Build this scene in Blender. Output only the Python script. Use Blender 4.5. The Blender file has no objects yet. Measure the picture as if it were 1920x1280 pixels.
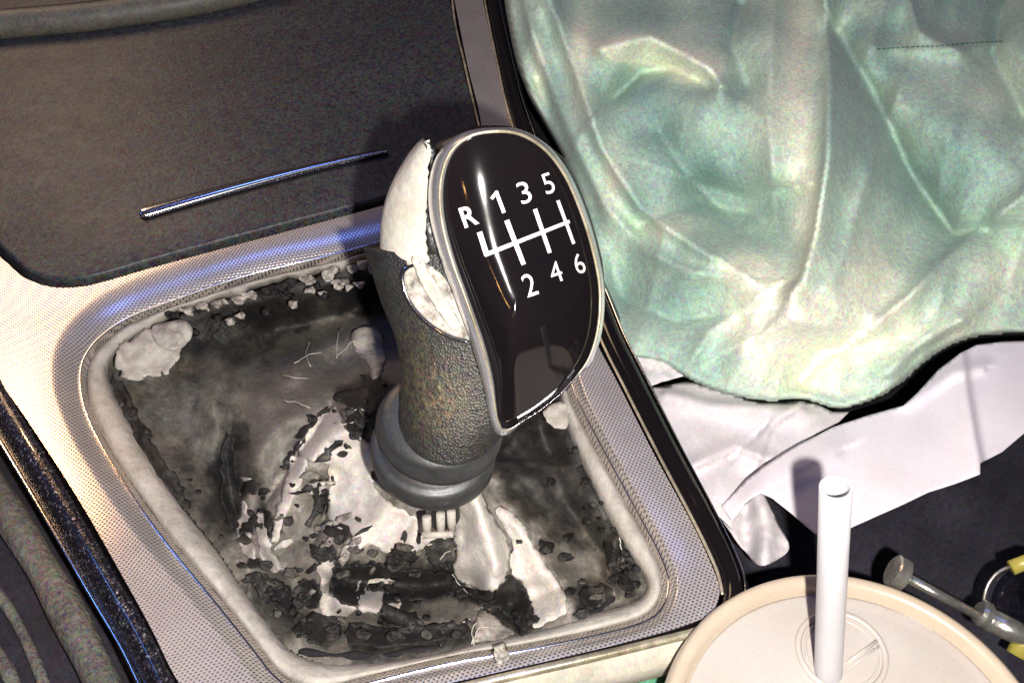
import bpy, bmesh, math, random
from mathutils import Vector, Matrix, noise
from mathutils.geometry import delaunay_2d_cdt, tessellate_polygon
random.seed(7)
S = bpy.context.scene
COL = S.collection
RAD = math.radians

# ---------------------------------------------------------------- camera
TILT, YAW, DIST, F = RAD(43), RAD(-20), 0.36, 1920.0
cam_d = bpy.data.cameras.new('camera'); cam = bpy.data.objects.new('camera', cam_d); COL.objects.link(cam)
cam_d.lens = 36; cam_d.sensor_width = 36; cam_d.clip_start = 0.01; cam_d.clip_end = 50
cam.rotation_euler = (TILT, 0, YAW)
Rm = cam.rotation_euler.to_matrix()
RT, UP, FW = Rm @ Vector((1,0,0)), Rm @ Vector((0,1,0)), Rm @ Vector((0,0,-1))
CAM = -FW*DIST
cam.location = CAM
S.camera = cam

def ray(px, py): return FW + RT*((px-960)/F) + UP*((640-py)/F)
def D(px, py, d): return CAM + ray(px, py)*d           # point at a depth in metres
def P(px, py, z=0.0):                                    # point on a level z in metres
    r = ray(px, py); return CAM + r*((z-CAM.z)/r.z)

# ---------------------------------------------------------------- world, lamps, exposure
W = bpy.data.worlds.new('World'); S.world = W; W.use_nodes = True
bg = W.node_tree.nodes['Background']; bg.inputs[0].default_value = (0.84, 0.72, 1.0, 1); bg.inputs[1].default_value = 0.05

def lamp(name, kind, loc, energy, col, size=0.01, target=None, shape=None, size_y=None):
    l = bpy.data.lights.new(name, kind); l.energy = energy; l.color = col
    if kind == 'AREA':
        l.size = size
        if size_y: l.shape = 'RECTANGLE'; l.size_y = size_y
    else: l.shadow_soft_size = size
    o = bpy.data.objects.new(name, l); COL.objects.link(o); o.location = loc
    if target is not None:
        o.rotation_euler = (Vector(target)-Vector(loc)).to_track_quat('-Z', 'Y').to_euler()
    return o
def mirror_pos(px, py, z, n, dist):                      # where a lamp must hang for its reflection to be seen at a point
    p = P(px, py, z); v = (p-CAM).normalized(); n = Vector(n).normalized()
    return p + (v - 2*v.dot(n)*n)*dist, p
flash = lamp('camera_flash', 'POINT', CAM + RT*0.022 - UP*0.014, 6.8, (1.0, 0.95, 0.90), 0.003)
q, t = mirror_pos(40, 560, 0, (0,0,1), 0.9)
lamp('dome_lamp', 'AREA', q, 2.2, (1.0, 0.68, 0.44), 0.30, t)
q, t = mirror_pos(92, 812, 0, (0,0,1), 0.8)
rb = lamp('reading_bulb', 'SPOT', q, 9, (1.0, 0.52, 0.18), 0.012, t); rb.data.spot_size = RAD(5.5); rb.data.spot_blend = 1.0
q, t = mirror_pos(190, 1110, 0, (-0.32,-0.12,1), 0.5)
lamp('trim_streak_lamp', 'AREA', q, 0.16, (0.10, 0.30, 1.0), 0.10, t, size_y=0.03)  # added unseen blue lamp, puts a streak on the left trim
q, t = mirror_pos(400, 520, 0, (0.10,-0.40,1), 0.8)
lamp('window_light', 'AREA', q, 0.50, (0.14, 0.26, 1.0), 0.22, t, size_y=0.07)
S.view_settings.view_transform = 'Standard'; S.view_settings.look = 'None'
S.view_settings.exposure = 0.10; S.view_settings.gamma = 1
S.render.engine = 'CYCLES'

# ---------------------------------------------------------------- materials
class NT:
    def __init__(s, name):
        s.m = bpy.data.materials.new(name); s.m.use_nodes = True; s.t = s.m.node_tree
        s.b = s.t.nodes['Principled BSDF']; s.co = None
    def n(s, typ, **k):
        nd = s.t.nodes.new(typ)
        for a, v in k.items():
            if a.startswith('i_'):
                key = a[2:].replace('_', ' ')
                nd.inputs[key if key in nd.inputs else int(key)].default_value = v
            else: setattr(nd, a, v)
        return nd
    def l(s, a, b): s.t.links.new(a, b)
    def coord(s):
        if not s.co: s.co = s.n('ShaderNodeTexCoord').outputs['Object']
        return s.co
    def noise(s, scale, detail=4, rough=0.6, vec=None):
        nd = s.n('ShaderNodeTexNoise', i_Scale=scale, i_Detail=detail, i_Roughness=rough)
        s.l(vec or s.coord(), nd.inputs['Vector']); return nd
    def ramp(s, fac, stops):
        r = s.n('ShaderNodeValToRGB'); e = r.color_ramp.elements
        while len(e) < len(stops): e.new(0.5)
        for x, (p, c) in zip(e, stops): x.position = p; x.color = (*c, 1)
        s.l(fac, r.inputs[0]); return r.outputs[0]
    def mix(s, fac, a, b, mode='MIX'):
        m = s.n('ShaderNodeMix', data_type='RGBA', blend_type=mode)
        for v, i in ((fac, 0), (a, 6), (b, 7)):
            if isinstance(v, (int, float)): m.inputs[i].default_value = v
            elif isinstance(v, tuple): m.inputs[i].default_value = (*v, 1)
            else: s.l(v, m.inputs[i])
        return m.outputs[2]
    def math(s, op, a, b=None):
        m = s.n('ShaderNodeMath', operation=op)
        for v, i in ((a, 0), (b, 1)):
            if v is None: continue
            if isinstance(v, (int, float)): m.inputs[i].default_value = v
            else: s.l(v, m.inputs[i])
        return m.outputs[0]
    def bump(s, h, strength, dist):
        b = s.n('ShaderNodeBump', i_Strength=strength, i_Distance=dist)
        s.l(h, b.inputs['Height'])
        pn = s.b.inputs['Normal']
        if pn.links: s.l(pn.links[0].from_socket, b.inputs['Normal'])
        s.l(b.outputs[0], pn)
    def grain(s, col, amt, scale=1500):                  # fine coloured speckle of pigment and dust
        vs = []
        for k in (1.0, 0.45):
            v = s.n('ShaderNodeTexVoronoi', i_Scale=scale*k, i_Randomness=1.0); s.l(s.coord(), v.inputs['Vector']); vs.append(v.outputs['Color'])
        m = s.mix(0.42, vs[0], vs[1])
        bw = s.n('ShaderNodeRGBToBW'); s.l(m, bw.inputs[0])
        m = s.mix(0.45, m, bw.outputs[0])                # mostly brightness, a little hue
        v = s.n('ShaderNodeVectorMath', operation='MULTIPLY_ADD'); s.l(m, v.inputs[0])
        g = amt*1.9
        v.inputs[1].default_value = (g*2,)*3; v.inputs[2].default_value = (1-g,)*3
        v2 = s.n('ShaderNodeVectorMath', operation='MAXIMUM'); s.l(v.outputs[0], v2.inputs[0]); v2.inputs[1].default_value = (0.05,)*3
        return s.mix(1.0, col, v2.outputs[0], 'MULTIPLY')
    def setcol(s, c):
        if isinstance(c, tuple): s.b.inputs['Base Color'].default_value = (*c, 1)
        else: s.l(c, s.b.inputs['Base Color'])
    def p(s, rough=None, metal=None, coat=None, spec=None, sheen=None, trans=None):
        for k, v in (('Roughness', rough), ('Metallic', metal), ('Coat Weight', coat), ('Specular IOR Level', spec), ('Sheen Weight', sheen), ('Transmission Weight', trans)):
            if v is not None: s.b.inputs[k].default_value = v
        return s

def plain(name, c1, c2, rough, metal=0, grain=0.15, nscale=60, bump=0.2, bscale=900, coat=0, gs=1500, spec=0.5, bdist=0.0004):
    a = NT(name); f = a.noise(nscale, 5, 0.65)
    c = a.ramp(f.outputs[0], [(0.32, c1), (0.68, c2)])
    if grain: c = a.grain(c, grain, gs)
    a.setcol(c); a.p(rough, metal, coat, spec)
    r = a.noise(nscale*3, 4, 0.7)
    rr = a.n('ShaderNodeMapRange', i_To_Min=max(0.02, rough*0.8), i_To_Max=min(1, rough*1.25)); a.l(r.outputs[0], rr.inputs[0]); a.l(rr.outputs[0], a.b.inputs['Roughness'])
    if bump: a.bump(a.noise(bscale, 3, 0.6).outputs[0], bump, bdist)
    return a.m

M = {}
M['lid'] = plain('textured_lid_plastic', (0.038,0.039,0.042), (0.052,0.053,0.057), 0.46, grain=0.60, nscale=22, bump=0.5, bscale=900, gs=1300)
M['ledge'] = plain('ledge_plastic', (0.10,0.095,0.08), (0.16,0.15,0.12), 0.5, grain=0.25, bump=0.4)
M['black'] = plain('black_plastic', (0.010,0.009,0.010), (0.018,0.016,0.018), 0.35, grain=0.3)
M['gloss'] = plain('piano_black', (0.006,0.005,0.006), (0.008,0.006,0.007), 0.085, grain=0, bump=0.02, bscale=40, coat=0, bdist=0.001, spec=0.36)
M['ringchrome'] = plain('satin_chrome', (0.70,0.70,0.74), (0.84,0.83,0.84), 0.20, 0.75, grain=0.04, nscale=180, bump=0.06, bscale=300)
M['chrome'] = plain('chrome', (0.74,0.75,0.78), (0.86,0.86,0.86), 0.13, 1, grain=0, nscale=180, bump=0.06, bscale=300)
M['wornchrome'] = plain('worn_chrome_trim', (0.34,0.30,0.20), (0.85,0.76,0.56), 0.26, 0.6, grain=0.1, nscale=120, bump=0.2, bscale=500)
M['rubber'] = plain('collar_rubber', (0.022,0.023,0.024), (0.036,0.037,0.038), 0.45, grain=0.2, nscale=90, bump=0.2, bscale=700, spec=0.8)
M['foam'] = plain('exposed_foam', (0.40,0.37,0.31), (0.55,0.52,0.45), 0.75, grain=0.08, nscale=130, bump=0.5, bscale=260, bdist=0.0008)
M['tornwhite'] = plain('torn_backing', (0.10,0.09,0.075), (0.60,0.55,0.48), 0.5, grain=0.1, nscale=330, bump=0.6, bscale=700)
M['seat'] = plain('dark_seat_cloth', (0.010,0.009,0.016), (0.022,0.018,0.030), 0.9, grain=0.40, nscale=40, bump=0.4, gs=1300)
M['floor'] = plain('dark_carpet', (0.006,0.006,0.008), (0.012,0.010,0.012), 0.95, grain=0.3)
M['bolster'] = plain('grey_bolster_cloth', (0.085,0.080,0.070), (0.16,0.15,0.13), 0.9, grain=0.4, nscale=70, bump=1.0, bscale=420, bdist=0.0012)
M['paper'] = plain('white_tissue', (0.68,0.63,0.67), (0.73,0.68,0.72), 0.85, grain=0.03, nscale=25, bump=0.12, bscale=250)
M['paper2'] = plain('creased_paper', (0.60,0.555,0.565), (0.70,0.65,0.665), 0.85, grain=0.06, nscale=50, bump=0.3, bscale=120, bdist=0.0008)
M['dimcloth'] = plain('thin_white_bag', (0.48,0.47,0.42), (0.66,0.64,0.58), 0.55, grain=0.06, nscale=60)
M['straw'] = plain('white_straw', (0.54,0.53,0.55), (0.58,0.57,0.59), 0.35, grain=0, bump=0)
M['white'] = plain('white_marking', (0.62,0.61,0.60), (0.80,0.78,0.76), 0.5, grain=0.08, bump=0)
M['steel'] = plain('steel', (0.30,0.30,0.29), (0.56,0.53,0.46), 0.26, 0.8, grain=0.1, nscale=150)
M['yellow'] = plain('yellow_plastic', (0.30,0.25,0.05), (0.42,0.36,0.07), 0.35, grain=0.05)
M['greentrim'] = plain('green_cloth_scrap', (0.02,0.12,0.07), (0.10,0.30,0.18), 0.8, grain=0.2, nscale=110)
M['bezel'] = plain('pale_lower_trim', (0.42,0.40,0.32), (0.62,0.58,0.50), 0.4, grain=0.1, nscale=60)

def leather_mat():                                       # grained black leather with yellowish worn patch
    a = NT('grained_black_leather'); v = a.n('ShaderNodeTexVoronoi', i_Scale=1700); a.l(a.coord(), v.inputs['Vector'])
    f = a.noise(70, 3, 0.6)
    at = a.n('ShaderNodeAttribute', attribute_name='wear')
    base = a.ramp(f.outputs[0], [(0.3, (0.009,0.010,0.010)), (0.7, (0.024,0.024,0.022))])
    worn = a.ramp(a.noise(650, 3, 0.7).outputs[0], [(0.40, (0.035,0.03,0.025)), (0.68, (0.15,0.115,0.06))])
    c = a.mix(at.outputs['Fac'], base, worn)
    a.setcol(a.grain(c, 0.3)); a.p(0.46, spec=0.5)
    a.bump(v.outputs['Distance'], 0.55, 0.00035); a.bump(a.noise(900).outputs[0], 0.3, 0.0005)
    return a.m
M['leather'] = leather_mat()

def mesh_panel():                                        # silver plastic with a fine staggered dot mesh
    a = NT('silver_dot_mesh'); co = a.coord()
    rot = a.n('ShaderNodeVectorRotate', rotation_type='Z_AXIS', i_Angle=RAD(3)); a.l(co, rot.inputs['Vector'])
    sc = a.n('ShaderNodeVectorMath', operation='MULTIPLY'); sc.inputs[1].default_value = (1/0.00142, 1/0.00086, 0); a.l(rot.outputs[0], sc.inputs[0])
    sp = a.n('ShaderNodeSeparateXYZ'); a.l(sc.outputs[0], sp.inputs[0])
    fl = a.math('FLOOR', sp.outputs[1]); od = a.math('MODULO', fl, 2.0); od = a.math('ABSOLUTE', od)
    xs = a.math('ADD', sp.outputs[0], a.math('MULTIPLY', od, 0.5))
    fx = a.math('SUBTRACT', a.math('FRACT', xs), 0.5); fy = a.math('SUBTRACT', a.math('FRACT', sp.outputs[1]), 0.5)
    d = a.math('SQRT', a.math('ADD', a.math('MULTIPLY', a.math('POWER', a.math('ABSOLUTE', fx), 2.0), 1.6), a.math('MULTIPLY', fy, fy)))
    k = a.ramp(d, [(0.22, (0,0,0)), (0.42, (1,1,1))])
    f = a.noise(45, 4, 0.6)
    sil = a.ramp(f.outputs[0], [(0.35, (0.66,0.60,0.56)), (0.65, (0.78,0.72,0.67))])
    c = a.mix(k, (0.16,0.14,0.15), sil)
    a.setcol(a.grain(c, 0.05)); a.p(0.26, 0.62)
    a.bump(k, 0.3, 0.0002)
    return a.m
M['mesh'] = mesh_panel()

def trim_mat():                                          # glossy dark side trim full of scratches and glittering dust
    a = NT('dusty_gloss_trim'); v = a.n('ShaderNodeTexVoronoi', i_Scale=1700); a.l(a.coord(), v.inputs['Vector'])
    r = a.ramp(v.outputs['Color'], [(0.60, (0.014,0.012,0.016)), (0.80, (0.07,0.065,0.08)), (0.97, (0.35,0.33,0.36))])
    a.setcol(a.grain(r, 0.3)); a.p(0.22, 0.35, 0.6)
    a.bump(v.outputs['Distance'], 0.35, 0.0004); return a.m
M['trim'] = trim_mat()

def gaiter_mat(name, dark):
    a = NT(name); at = a.n('ShaderNodeAttribute', attribute_name='tone')
    f = a.noise(260, 6, 0.75); g = a.noise(700, 3, 0.7)
    t = a.math('ADD', at.outputs['Fac'], a.math('MULTIPLY', a.math('SUBTRACT', f.outputs[0], 0.5), 0.34))
    t = a.math('ADD', t, a.math('MULTIPLY', a.math('SUBTRACT', g.outputs[0], 0.5), 0.20))
    c = a.ramp(t, [(0.05, (0.012,0.011,0.011)), (0.22, (0.045,0.042,0.036)), (0.36, (0.120,0.108,0.090)), (0.49, (0.19,0.172,0.148)), (0.58, (0.40,0.36,0.32)), (0.74, (0.52,0.48,0.43)), (1.0, (0.64,0.59,0.54))])
    a.setcol(a.grain(c, 0.26 if dark else 0.13, 1500)); a.p(0.62)
    a.bump(f.outputs[0], 0.5, 0.0007 if not dark else 0.0014); a.bump(g.outputs[0], 0.5, 0.0004 if not dark else 0.0008)
    return a.m
M['gaiter'] = gaiter_mat('worn_shaded_gaiter_lining', False)
M['flake'] = gaiter_mat('cracked_gaiter_leather', True)

def frame_mat():                                         # chalky pale ring, dusty at the edges
    a = NT('chalky_gaiter_frame'); f = a.noise(120, 6, 0.7); g = a.noise(420, 4, 0.7)
    c = a.ramp(f.outputs[0], [(0.26, (0.22,0.20,0.165)), (0.42, (0.40,0.37,0.32)), (0.72, (0.53,0.495,0.45))])
    c = a.mix(a.ramp(g.outputs[0], [(0.62, (0,0,0)), (0.75, (1,1,1))]), c, (0.24,0.21,0.17))
    a.setcol(a.grain(c, 0.07)); a.p(0.7); a.bump(f.outputs[0], 0.5, 0.002); a.bump(g.outputs[0], 0.4, 0.0006)
    return a.m
M['frame'] = frame_mat()

def bag_mat():
    a = NT('light_tinted_green_cloth'); f = a.noise(11, 3, 0.5); g = a.noise(42, 5, 0.6)
    at = a.n('ShaderNodeAttribute', attribute_name='light_tint')  # painted light and shade over the green
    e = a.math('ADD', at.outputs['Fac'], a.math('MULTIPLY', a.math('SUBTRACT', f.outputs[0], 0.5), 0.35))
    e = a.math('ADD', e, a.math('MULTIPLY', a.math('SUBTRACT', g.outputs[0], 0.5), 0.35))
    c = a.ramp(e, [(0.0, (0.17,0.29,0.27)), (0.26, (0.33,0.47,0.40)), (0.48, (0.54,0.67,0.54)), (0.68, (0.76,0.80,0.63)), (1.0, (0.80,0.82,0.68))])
    a.setcol(a.grain(c, 0.18, 1300)); a.p(0.85, spec=0.18, sheen=0.1)
    wv = a.n('ShaderNodeTexWave', i_Scale=420, i_Distortion=1.5, bands_direction='DIAGONAL'); a.l(a.coord(), wv.inputs['Vector'])
    mp = a.n('ShaderNodeMapping'); mp.inputs['Scale'].default_value = (1.6, 0.7, 1); mp.inputs['Rotation'].default_value = (0, 0, 0.3); a.l(a.coord(), mp.inputs[0])
    rg = a.n('ShaderNodeTexNoise', noise_type='RIDGED_MULTIFRACTAL', i_Scale=9.0, i_Detail=4.0, i_Roughness=0.5); a.l(mp.outputs[0], rg.inputs['Vector'])
    a.bump(rg.outputs[0], 0.12, 0.005); a.bump(wv.outputs['Fac'], 0.12, 0.0003); a.bump(a.noise(900, 2).outputs[0], 0.3, 0.0004)
    return a.m
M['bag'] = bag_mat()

def cup_mat(name, c1, c2):
    a = NT(name); f = a.noise(30, 3, 0.5)
    a.setcol(a.grain(a.ramp(f.outputs[0], [(0.35, c1), (0.65, c2)]), 0.03)); a.p(0.28, coat=0.4)
    a.b.inputs['Subsurface Weight'].default_value = 0.15; a.b.inputs['Subsurface Radius'].default_value = (0.006,0.004,0.003); a.b.inputs['Subsurface Scale'].default_value = 0.5
    return a.m
M['cuplid'] = cup_mat('cream_cup_lid', (0.50,0.41,0.30), (0.56,0.465,0.36))
M['cuppanel'] = cup_mat('milky_lid_panel', (0.48,0.425,0.37), (0.53,0.485,0.44))
M['cupbody'] = cup_mat('cream_cup', (0.66,0.50,0.34), (0.72,0.58,0.42))
def glass():
    a = NT('clear_glass'); a.setcol((0.9,0.95,0.93)); a.b.inputs['IOR'].default_value = 1.15; a.p(0.03, trans=1.0); return a.m
M['glass'] = glass()

# ---------------------------------------------------------------- mesh helpers
def wloc(o):
    v = Vector((0,0,0))
    while o: v += o.location; o = o.parent
    return v
def thing(name, label, cat, loc, group=None, kind=None):
    o = bpy.data.objects.new(name, None); COL.objects.link(o); o.location = loc; o.empty_display_size = 0.02
    o['label'] = label; o['category'] = cat
    if group: o['group'] = group
    return o
def obj(name, verts, faces, m, parent=None, smooth=True, loc=None, attrs=None, solid=0, bevel=0, off=-1, sub=0):
    base = wloc(parent) if parent else Vector(loc if loc is not None else verts[0])
    me = bpy.data.meshes.new(name); me.from_pydata([tuple(Vector(v)-base) for v in verts], [], [tuple(f) for f in faces]); me.validate()
    for k, vals in (attrs or {}).items():
        at = me.attributes.new(k, 'FLOAT', 'POINT')
        for i, x in enumerate(vals[:len(me.vertices)]): at.data[i].value = x
    if isinstance(m, (list, tuple)): m = m[0]
    me.materials.append(M[m])
    b = bmesh.new(); b.from_mesh(me); bmesh.ops.recalc_face_normals(b, faces=b.faces); b.to_mesh(me); b.free()
    for p_ in me.polygons: p_.use_smooth = smooth
    o = bpy.data.objects.new(name, me); COL.objects.link(o)
    if parent: o.parent = parent
    else: o.location = base
    if solid:
        s = o.modifiers.new('thickness', 'SOLIDIFY'); s.thickness = solid; s.offset = off
    if bevel:
        s = o.modifiers.new('bevel', 'BEVEL'); s.width = bevel; s.segments = 3; s.limit_method = 'ANGLE'; s.angle_limit = RAD(40)
    if sub:
        s = o.modifiers.new('sub', 'SUBSURF'); s.levels = sub; s.render_levels = sub
    return o
def cr(pts, n=12, closed=False):                         # Catmull-Rom through points of any dimension
    out = []; L = len(pts); segs = L if closed else L-1
    g = (lambda i: pts[i % L]) if closed else (lambda i: pts[max(0, min(L-1, i))])
    for i in range(segs):
        a, b, c, d = g(i-1), g(i), g(i+1), g(i+2)
        for k in range(n):
            t = k/n
            out.append(tuple(0.5*((2*b[j]) + (c[j]-a[j])*t + (2*a[j]-5*b[j]+4*c[j]-d[j])*t*t + (3*b[j]-a[j]-3*c[j]+d[j])*t**3) for j in range(len(b))))
    if not closed: out.append(tuple(pts[-1]))
    return out
def star(loop, c, N):                                    # a loop resampled by angle around c
    out = []
    for i in range(N):
        th = 2*math.pi*i/N; dx, dy = math.cos(th), math.sin(th); best = None
        for j in range(len(loop)):
            ax, ay = loop[j][0]-c[0], loop[j][1]-c[1]; bx, by = loop[(j+1) % len(loop)][0]-c[0], loop[(j+1) % len(loop)][1]-c[1]
            ex, ey = bx-ax, by-ay; den = dx*ey - dy*ex
            if abs(den) < 1e-9: continue
            t = (ax*ey - ay*ex)/den; u = (ax*dy - ay*dx)/den
            if t > 0 and -1e-6 <= u <= 1.000001 and (best is None or t > best): best = t
        out.append((c[0]+dx*(best or 1), c[1]+dy*(best or 1)))
    return out
def loft(rings, closed=True, cap0=False, cap1=False):
    v = []; f = []; n = len(rings[0])
    for r in rings: v += [Vector(p_) for p_ in r]
    for k in range(len(rings)-1):
        for i in range(n if closed else n-1):
            j = (i+1) % n; f.append((k*n+i, k*n+j, (k+1)*n+j, (k+1)*n+i))
    for flag, k in ((cap0, 0), (cap1, len(rings)-1)):
        if flag:
            c = sum((Vector(p_) for p_ in rings[k]), Vector())/n; v.append(c); ci = len(v)-1
            for i in range(n): f.append((k*n+i, k*n+(i+1) % n, ci))
    return v, f
def tube(path, r, n=12, cap=True):
    path = [Vector(p_) for p_ in path]; R_ = r if callable(r) else (lambda t: r); rings = []
    prev = None
    for i, p_ in enumerate(path):
        t = (path[min(i+1, len(path)-1)] - path[max(i-1, 0)]).normalized()
        a = t.cross(Vector((0.13,0.27,0.95))) if prev is None else prev - t*prev.dot(t)
        a.normalize(); prev = a; b = t.cross(a); rr = R_(i/(len(path)-1))
        rings.append([p_ + (a*math.cos(2*math.pi*k/n) + b*math.sin(2*math.pi*k/n))*rr for k in range(n)])
    return loft(rings, True, cap, cap)
def join(*vf):
    V, Fc = [], []
    for v, f in vf:
        o = len(V); V += list(v); Fc += [tuple(i+o for i in x) for x in f]
    return V, Fc
def inside(x, y, poly):
    c = False; j = len(poly)-1
    for i in range(len(poly)):
        xi, yi = poly[i][:2]; xj, yj = poly[j][:2]
        if (yi > y) != (yj > y) and x < (xj-xi)*(y-yi)/(yj-yi)+xi: c = not c
        j = i
    return c
def edist(x, y, poly, closed=True):
    best = 1e9; sg = 1; n = len(poly)
    for i in range(n if closed else n-1):
        ax, ay = poly[i][:2]; bx, by = poly[(i+1) % n][:2]; ex, ey = bx-ax, by-ay; L = ex*ex+ey*ey or 1e-9
        t = max(0, min(1, ((x-ax)*ex+(y-ay)*ey)/L)); dx, dy = x-ax-t*ex, y-ay-t*ey; d = dx*dx+dy*dy
        if d < best: best = d; sg = 1 if ex*dy-ey*dx > 0 else -1; 
    return math.sqrt(best), sg
def sheet2d(poly, step, dens=None, jit=0.0):             # a triangulated outline with an even grid inside
    b = []
    for i in range(len(poly)):
        a, c = poly[i], poly[(i+1) % len(poly)]; L = math.hypot(c[0]-a[0], c[1]-a[1]); k = max(1, round(L/step))
        for j in range(k): b.append((a[0]+(c[0]-a[0])*j/k, a[1]+(c[1]-a[1])*j/k))
    xs = [p_[0] for p_ in b]; ys = [p_[1] for p_ in b]; pts = list(b)
    y = min(ys)+step*0.5; row = 0
    while y < max(ys):
        x = min(xs)+(step*0.5 if row % 2 else 0)
        while x < max(xs):
            if inside(x, y, b) and edist(x, y, b)[0] > step*0.55: pts.append((x+random.uniform(-1,1)*step*jit, y+random.uniform(-1,1)*step*jit))
            x += step
        y += step*0.87; row += 1
    r = delaunay_2d_cdt([Vector(p_) for p_ in pts], [], [list(range(len(b)))], 1, 1e-6)
    return [tuple(v) for v in r[0]], [tuple(f) for f in r[2]]
def nz(x, y, s, seed=0, oct=4): return noise.fractal(Vector((x*s, y*s, seed*7.3)), 0.9, 2.0, oct)
def sm(a, b, x):
    t = max(0, min(1, (x-a)/(b-a))); return t*t*(3-2*t)
def fold(x, y, line, w1, w2, h):
    d, s = edist(x, y, line, False); w = w1 if s > 0 else w2
    return h*math.exp(-(d/w)**2)

def crest(x, y, line, w1, w2, h):                        # a cloth fold: tight crest, straight flanks
    d, s = edist(x, y, line, False); w = w1 if s > 0 else w2
    return h*1.15*math.exp(-(math.sqrt(d*d+16)-4)/w)

# ---------------------------------------------------------------- the setting
fl = P(960, 700, -0.30)
o = obj('floor', [fl+Vector((-3,-3,0)), fl+Vector((3,-3,0)), fl+Vector((3,3,0)), fl+Vector((-3,3,0))], [(0,1,2,3)], 'floor', smooth=False); o['kind'] = 'structure'

# ---------------------------------------------------------------- centre console
CC = (690, 880); N = 240
con = thing('center_console', 'silver dot-mesh centre console with black storage lid and glossy black side trims', 'console', P(690, 1180, -0.12))
rim = cr([(960,405),(1000,470),(1045,610),(1078,735),(1125,830),(1190,950),(1238,1040),(1254,1092),(1240,1142),(1185,1174),(1000,1216),(850,1242),(700,1278),(610,1300),(560,1296),(515,1268),(470,1212),(400,1125),(300,1002),(220,885),(172,800),(152,735),(156,675),(196,625),(270,583),(450,520),(620,478),(760,440),(880,405),(930,393)], 8, True)
slope = cr([(985,380),(1030,450),(1062,600),(1095,725),(1140,820),(1205,940),(1254,1034),(1272,1090),(1256,1152),(1195,1188),(1010,1230),(850,1262),(700,1300),(600,1320),(540,1316),(485,1284),(435,1222),(350,1120),(238,985),(165,878),(122,800),(96,720),(104,640),(160,570),(250,520),(430,463),(610,418),(760,378),(880,345),(945,345)], 8, True)
R0 = star(slope, CC, N); R1 = star(rim, CC, N)
def inset(ring, k): return [(CC[0]+(x-CC[0])*k, CC[1]+(y-CC[1])*k) for x, y in ring]
def shrink(ring, px_):                                   # moves a ring towards the centre by a number of pixels
    out = []
    for x, y in ring:
        L = math.hypot(x-CC[0], y-CC[1]); k = (L-px_)/L; out.append((CC[0]+(x-CC[0])*k, CC[1]+(y-CC[1])*k))
    return out
outer = [(902,-260),(905,0),(925,95),(948,195),(985,300),(1040,450),(1085,570),(1125,655),(1162,725),(1230,858),(1298,982),(1338,1068),(1349,1110),(1335,1146),(1300,1166),(1225,1190),(1080,1226),(905,1266),(780,1296),(640,1345),(480,1375),(380,1330),(330,1270),(285,1180),(230,1080),(150,940),(60,800),(0,715),(-80,600),(-160,470),(-260,-260)]
lidhole = [(850,-250),(852,0),(876,120),(903,240),(893,330),(820,356),(720,385),(500,444),(300,498),(200,527),(150,538),(95,538),(45,520),(10,490),(-60,430),(-160,340),(-200,-250)]
lidhole = [lidhole[0]] + cr(lidhole[1:-1], 6) + [lidhole[-1]]
outer_c = [outer[0]] + cr(outer[1:-1], 5) + [outer[-1]]
loops3 = [[P(x, y, 0) for x, y in L] for L in (outer_c, R0, lidhole)]
tri = tessellate_polygon(loops3); flat = [v for L in loops3 for v in L]
pv, pf = list(flat), [tuple(t) for t in tri]
# slope rolling down to the bright rim, then the inner wall
rings = [[P(x, y, 0) for x, y in R0]]
for k in range(1, 9):
    t = k/8; rings.append([P(a[0]+(b[0]-a[0])*t, a[1]+(b[1]-a[1])*t, -0.0048*(t**1.6)) for a, b in zip(R0, R1)])
rv, rf = loft(rings)
a = join((pv, pf), (rv, rf))
me = obj('mesh_panel', a[0], a[1], 'mesh', con, smooth=False)
bm_ = bmesh.new(); bm_.from_mesh(me.data); bmesh.ops.remove_doubles(bm_, verts=bm_.verts, dist=1e-5); bmesh.ops.recalc_face_normals(bm_, faces=bm_.faces); bm_.to_mesh(me.data); bm_.free()
for p_ in me.data.polygons: p_.use_smooth = True
# edge wall of the panel along its outside and round the lid hole
wv, wf = loft([[P(x, y, 0) for x, y in outer_c], [P(x, y, 0)+Vector((0,0,-0.010)) for x, y in outer_c]])
wv2, wf2 = loft([[P(x, y, 0) for x, y in lidhole], [P(x, y, 0)+Vector((0,0,-0.008)) for x, y in lidhole]])
a = join((wv, wf), (wv2, wf2)); obj('panel_edge', a[0], a[1], 'black', con)
# bright rim bead and inner mesh wall
bead = tube([P(x, y, -0.0044) for x, y in R1]+[P(*R1[0], -0.0044)], 0.00045, 8, False); obj('rim_bead', *bead, 'chrome', con)
R2 = shrink(R1, 13)
iv, if_ = loft([[P(x, y, -0.0046) for x, y in shrink(R1, 1)], [P(x, y, -0.0085) for x, y in R2]])
obj('inner_wall', iv, if_, 'mesh', con)
iv, if_ = loft([[P(x, y, -0.0085) for x, y in shrink(R2, 1)], [P(x, y, -0.0085)+Vector((0,0,-0.04)) for x, y in shrink(R2, 3)]])
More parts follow.
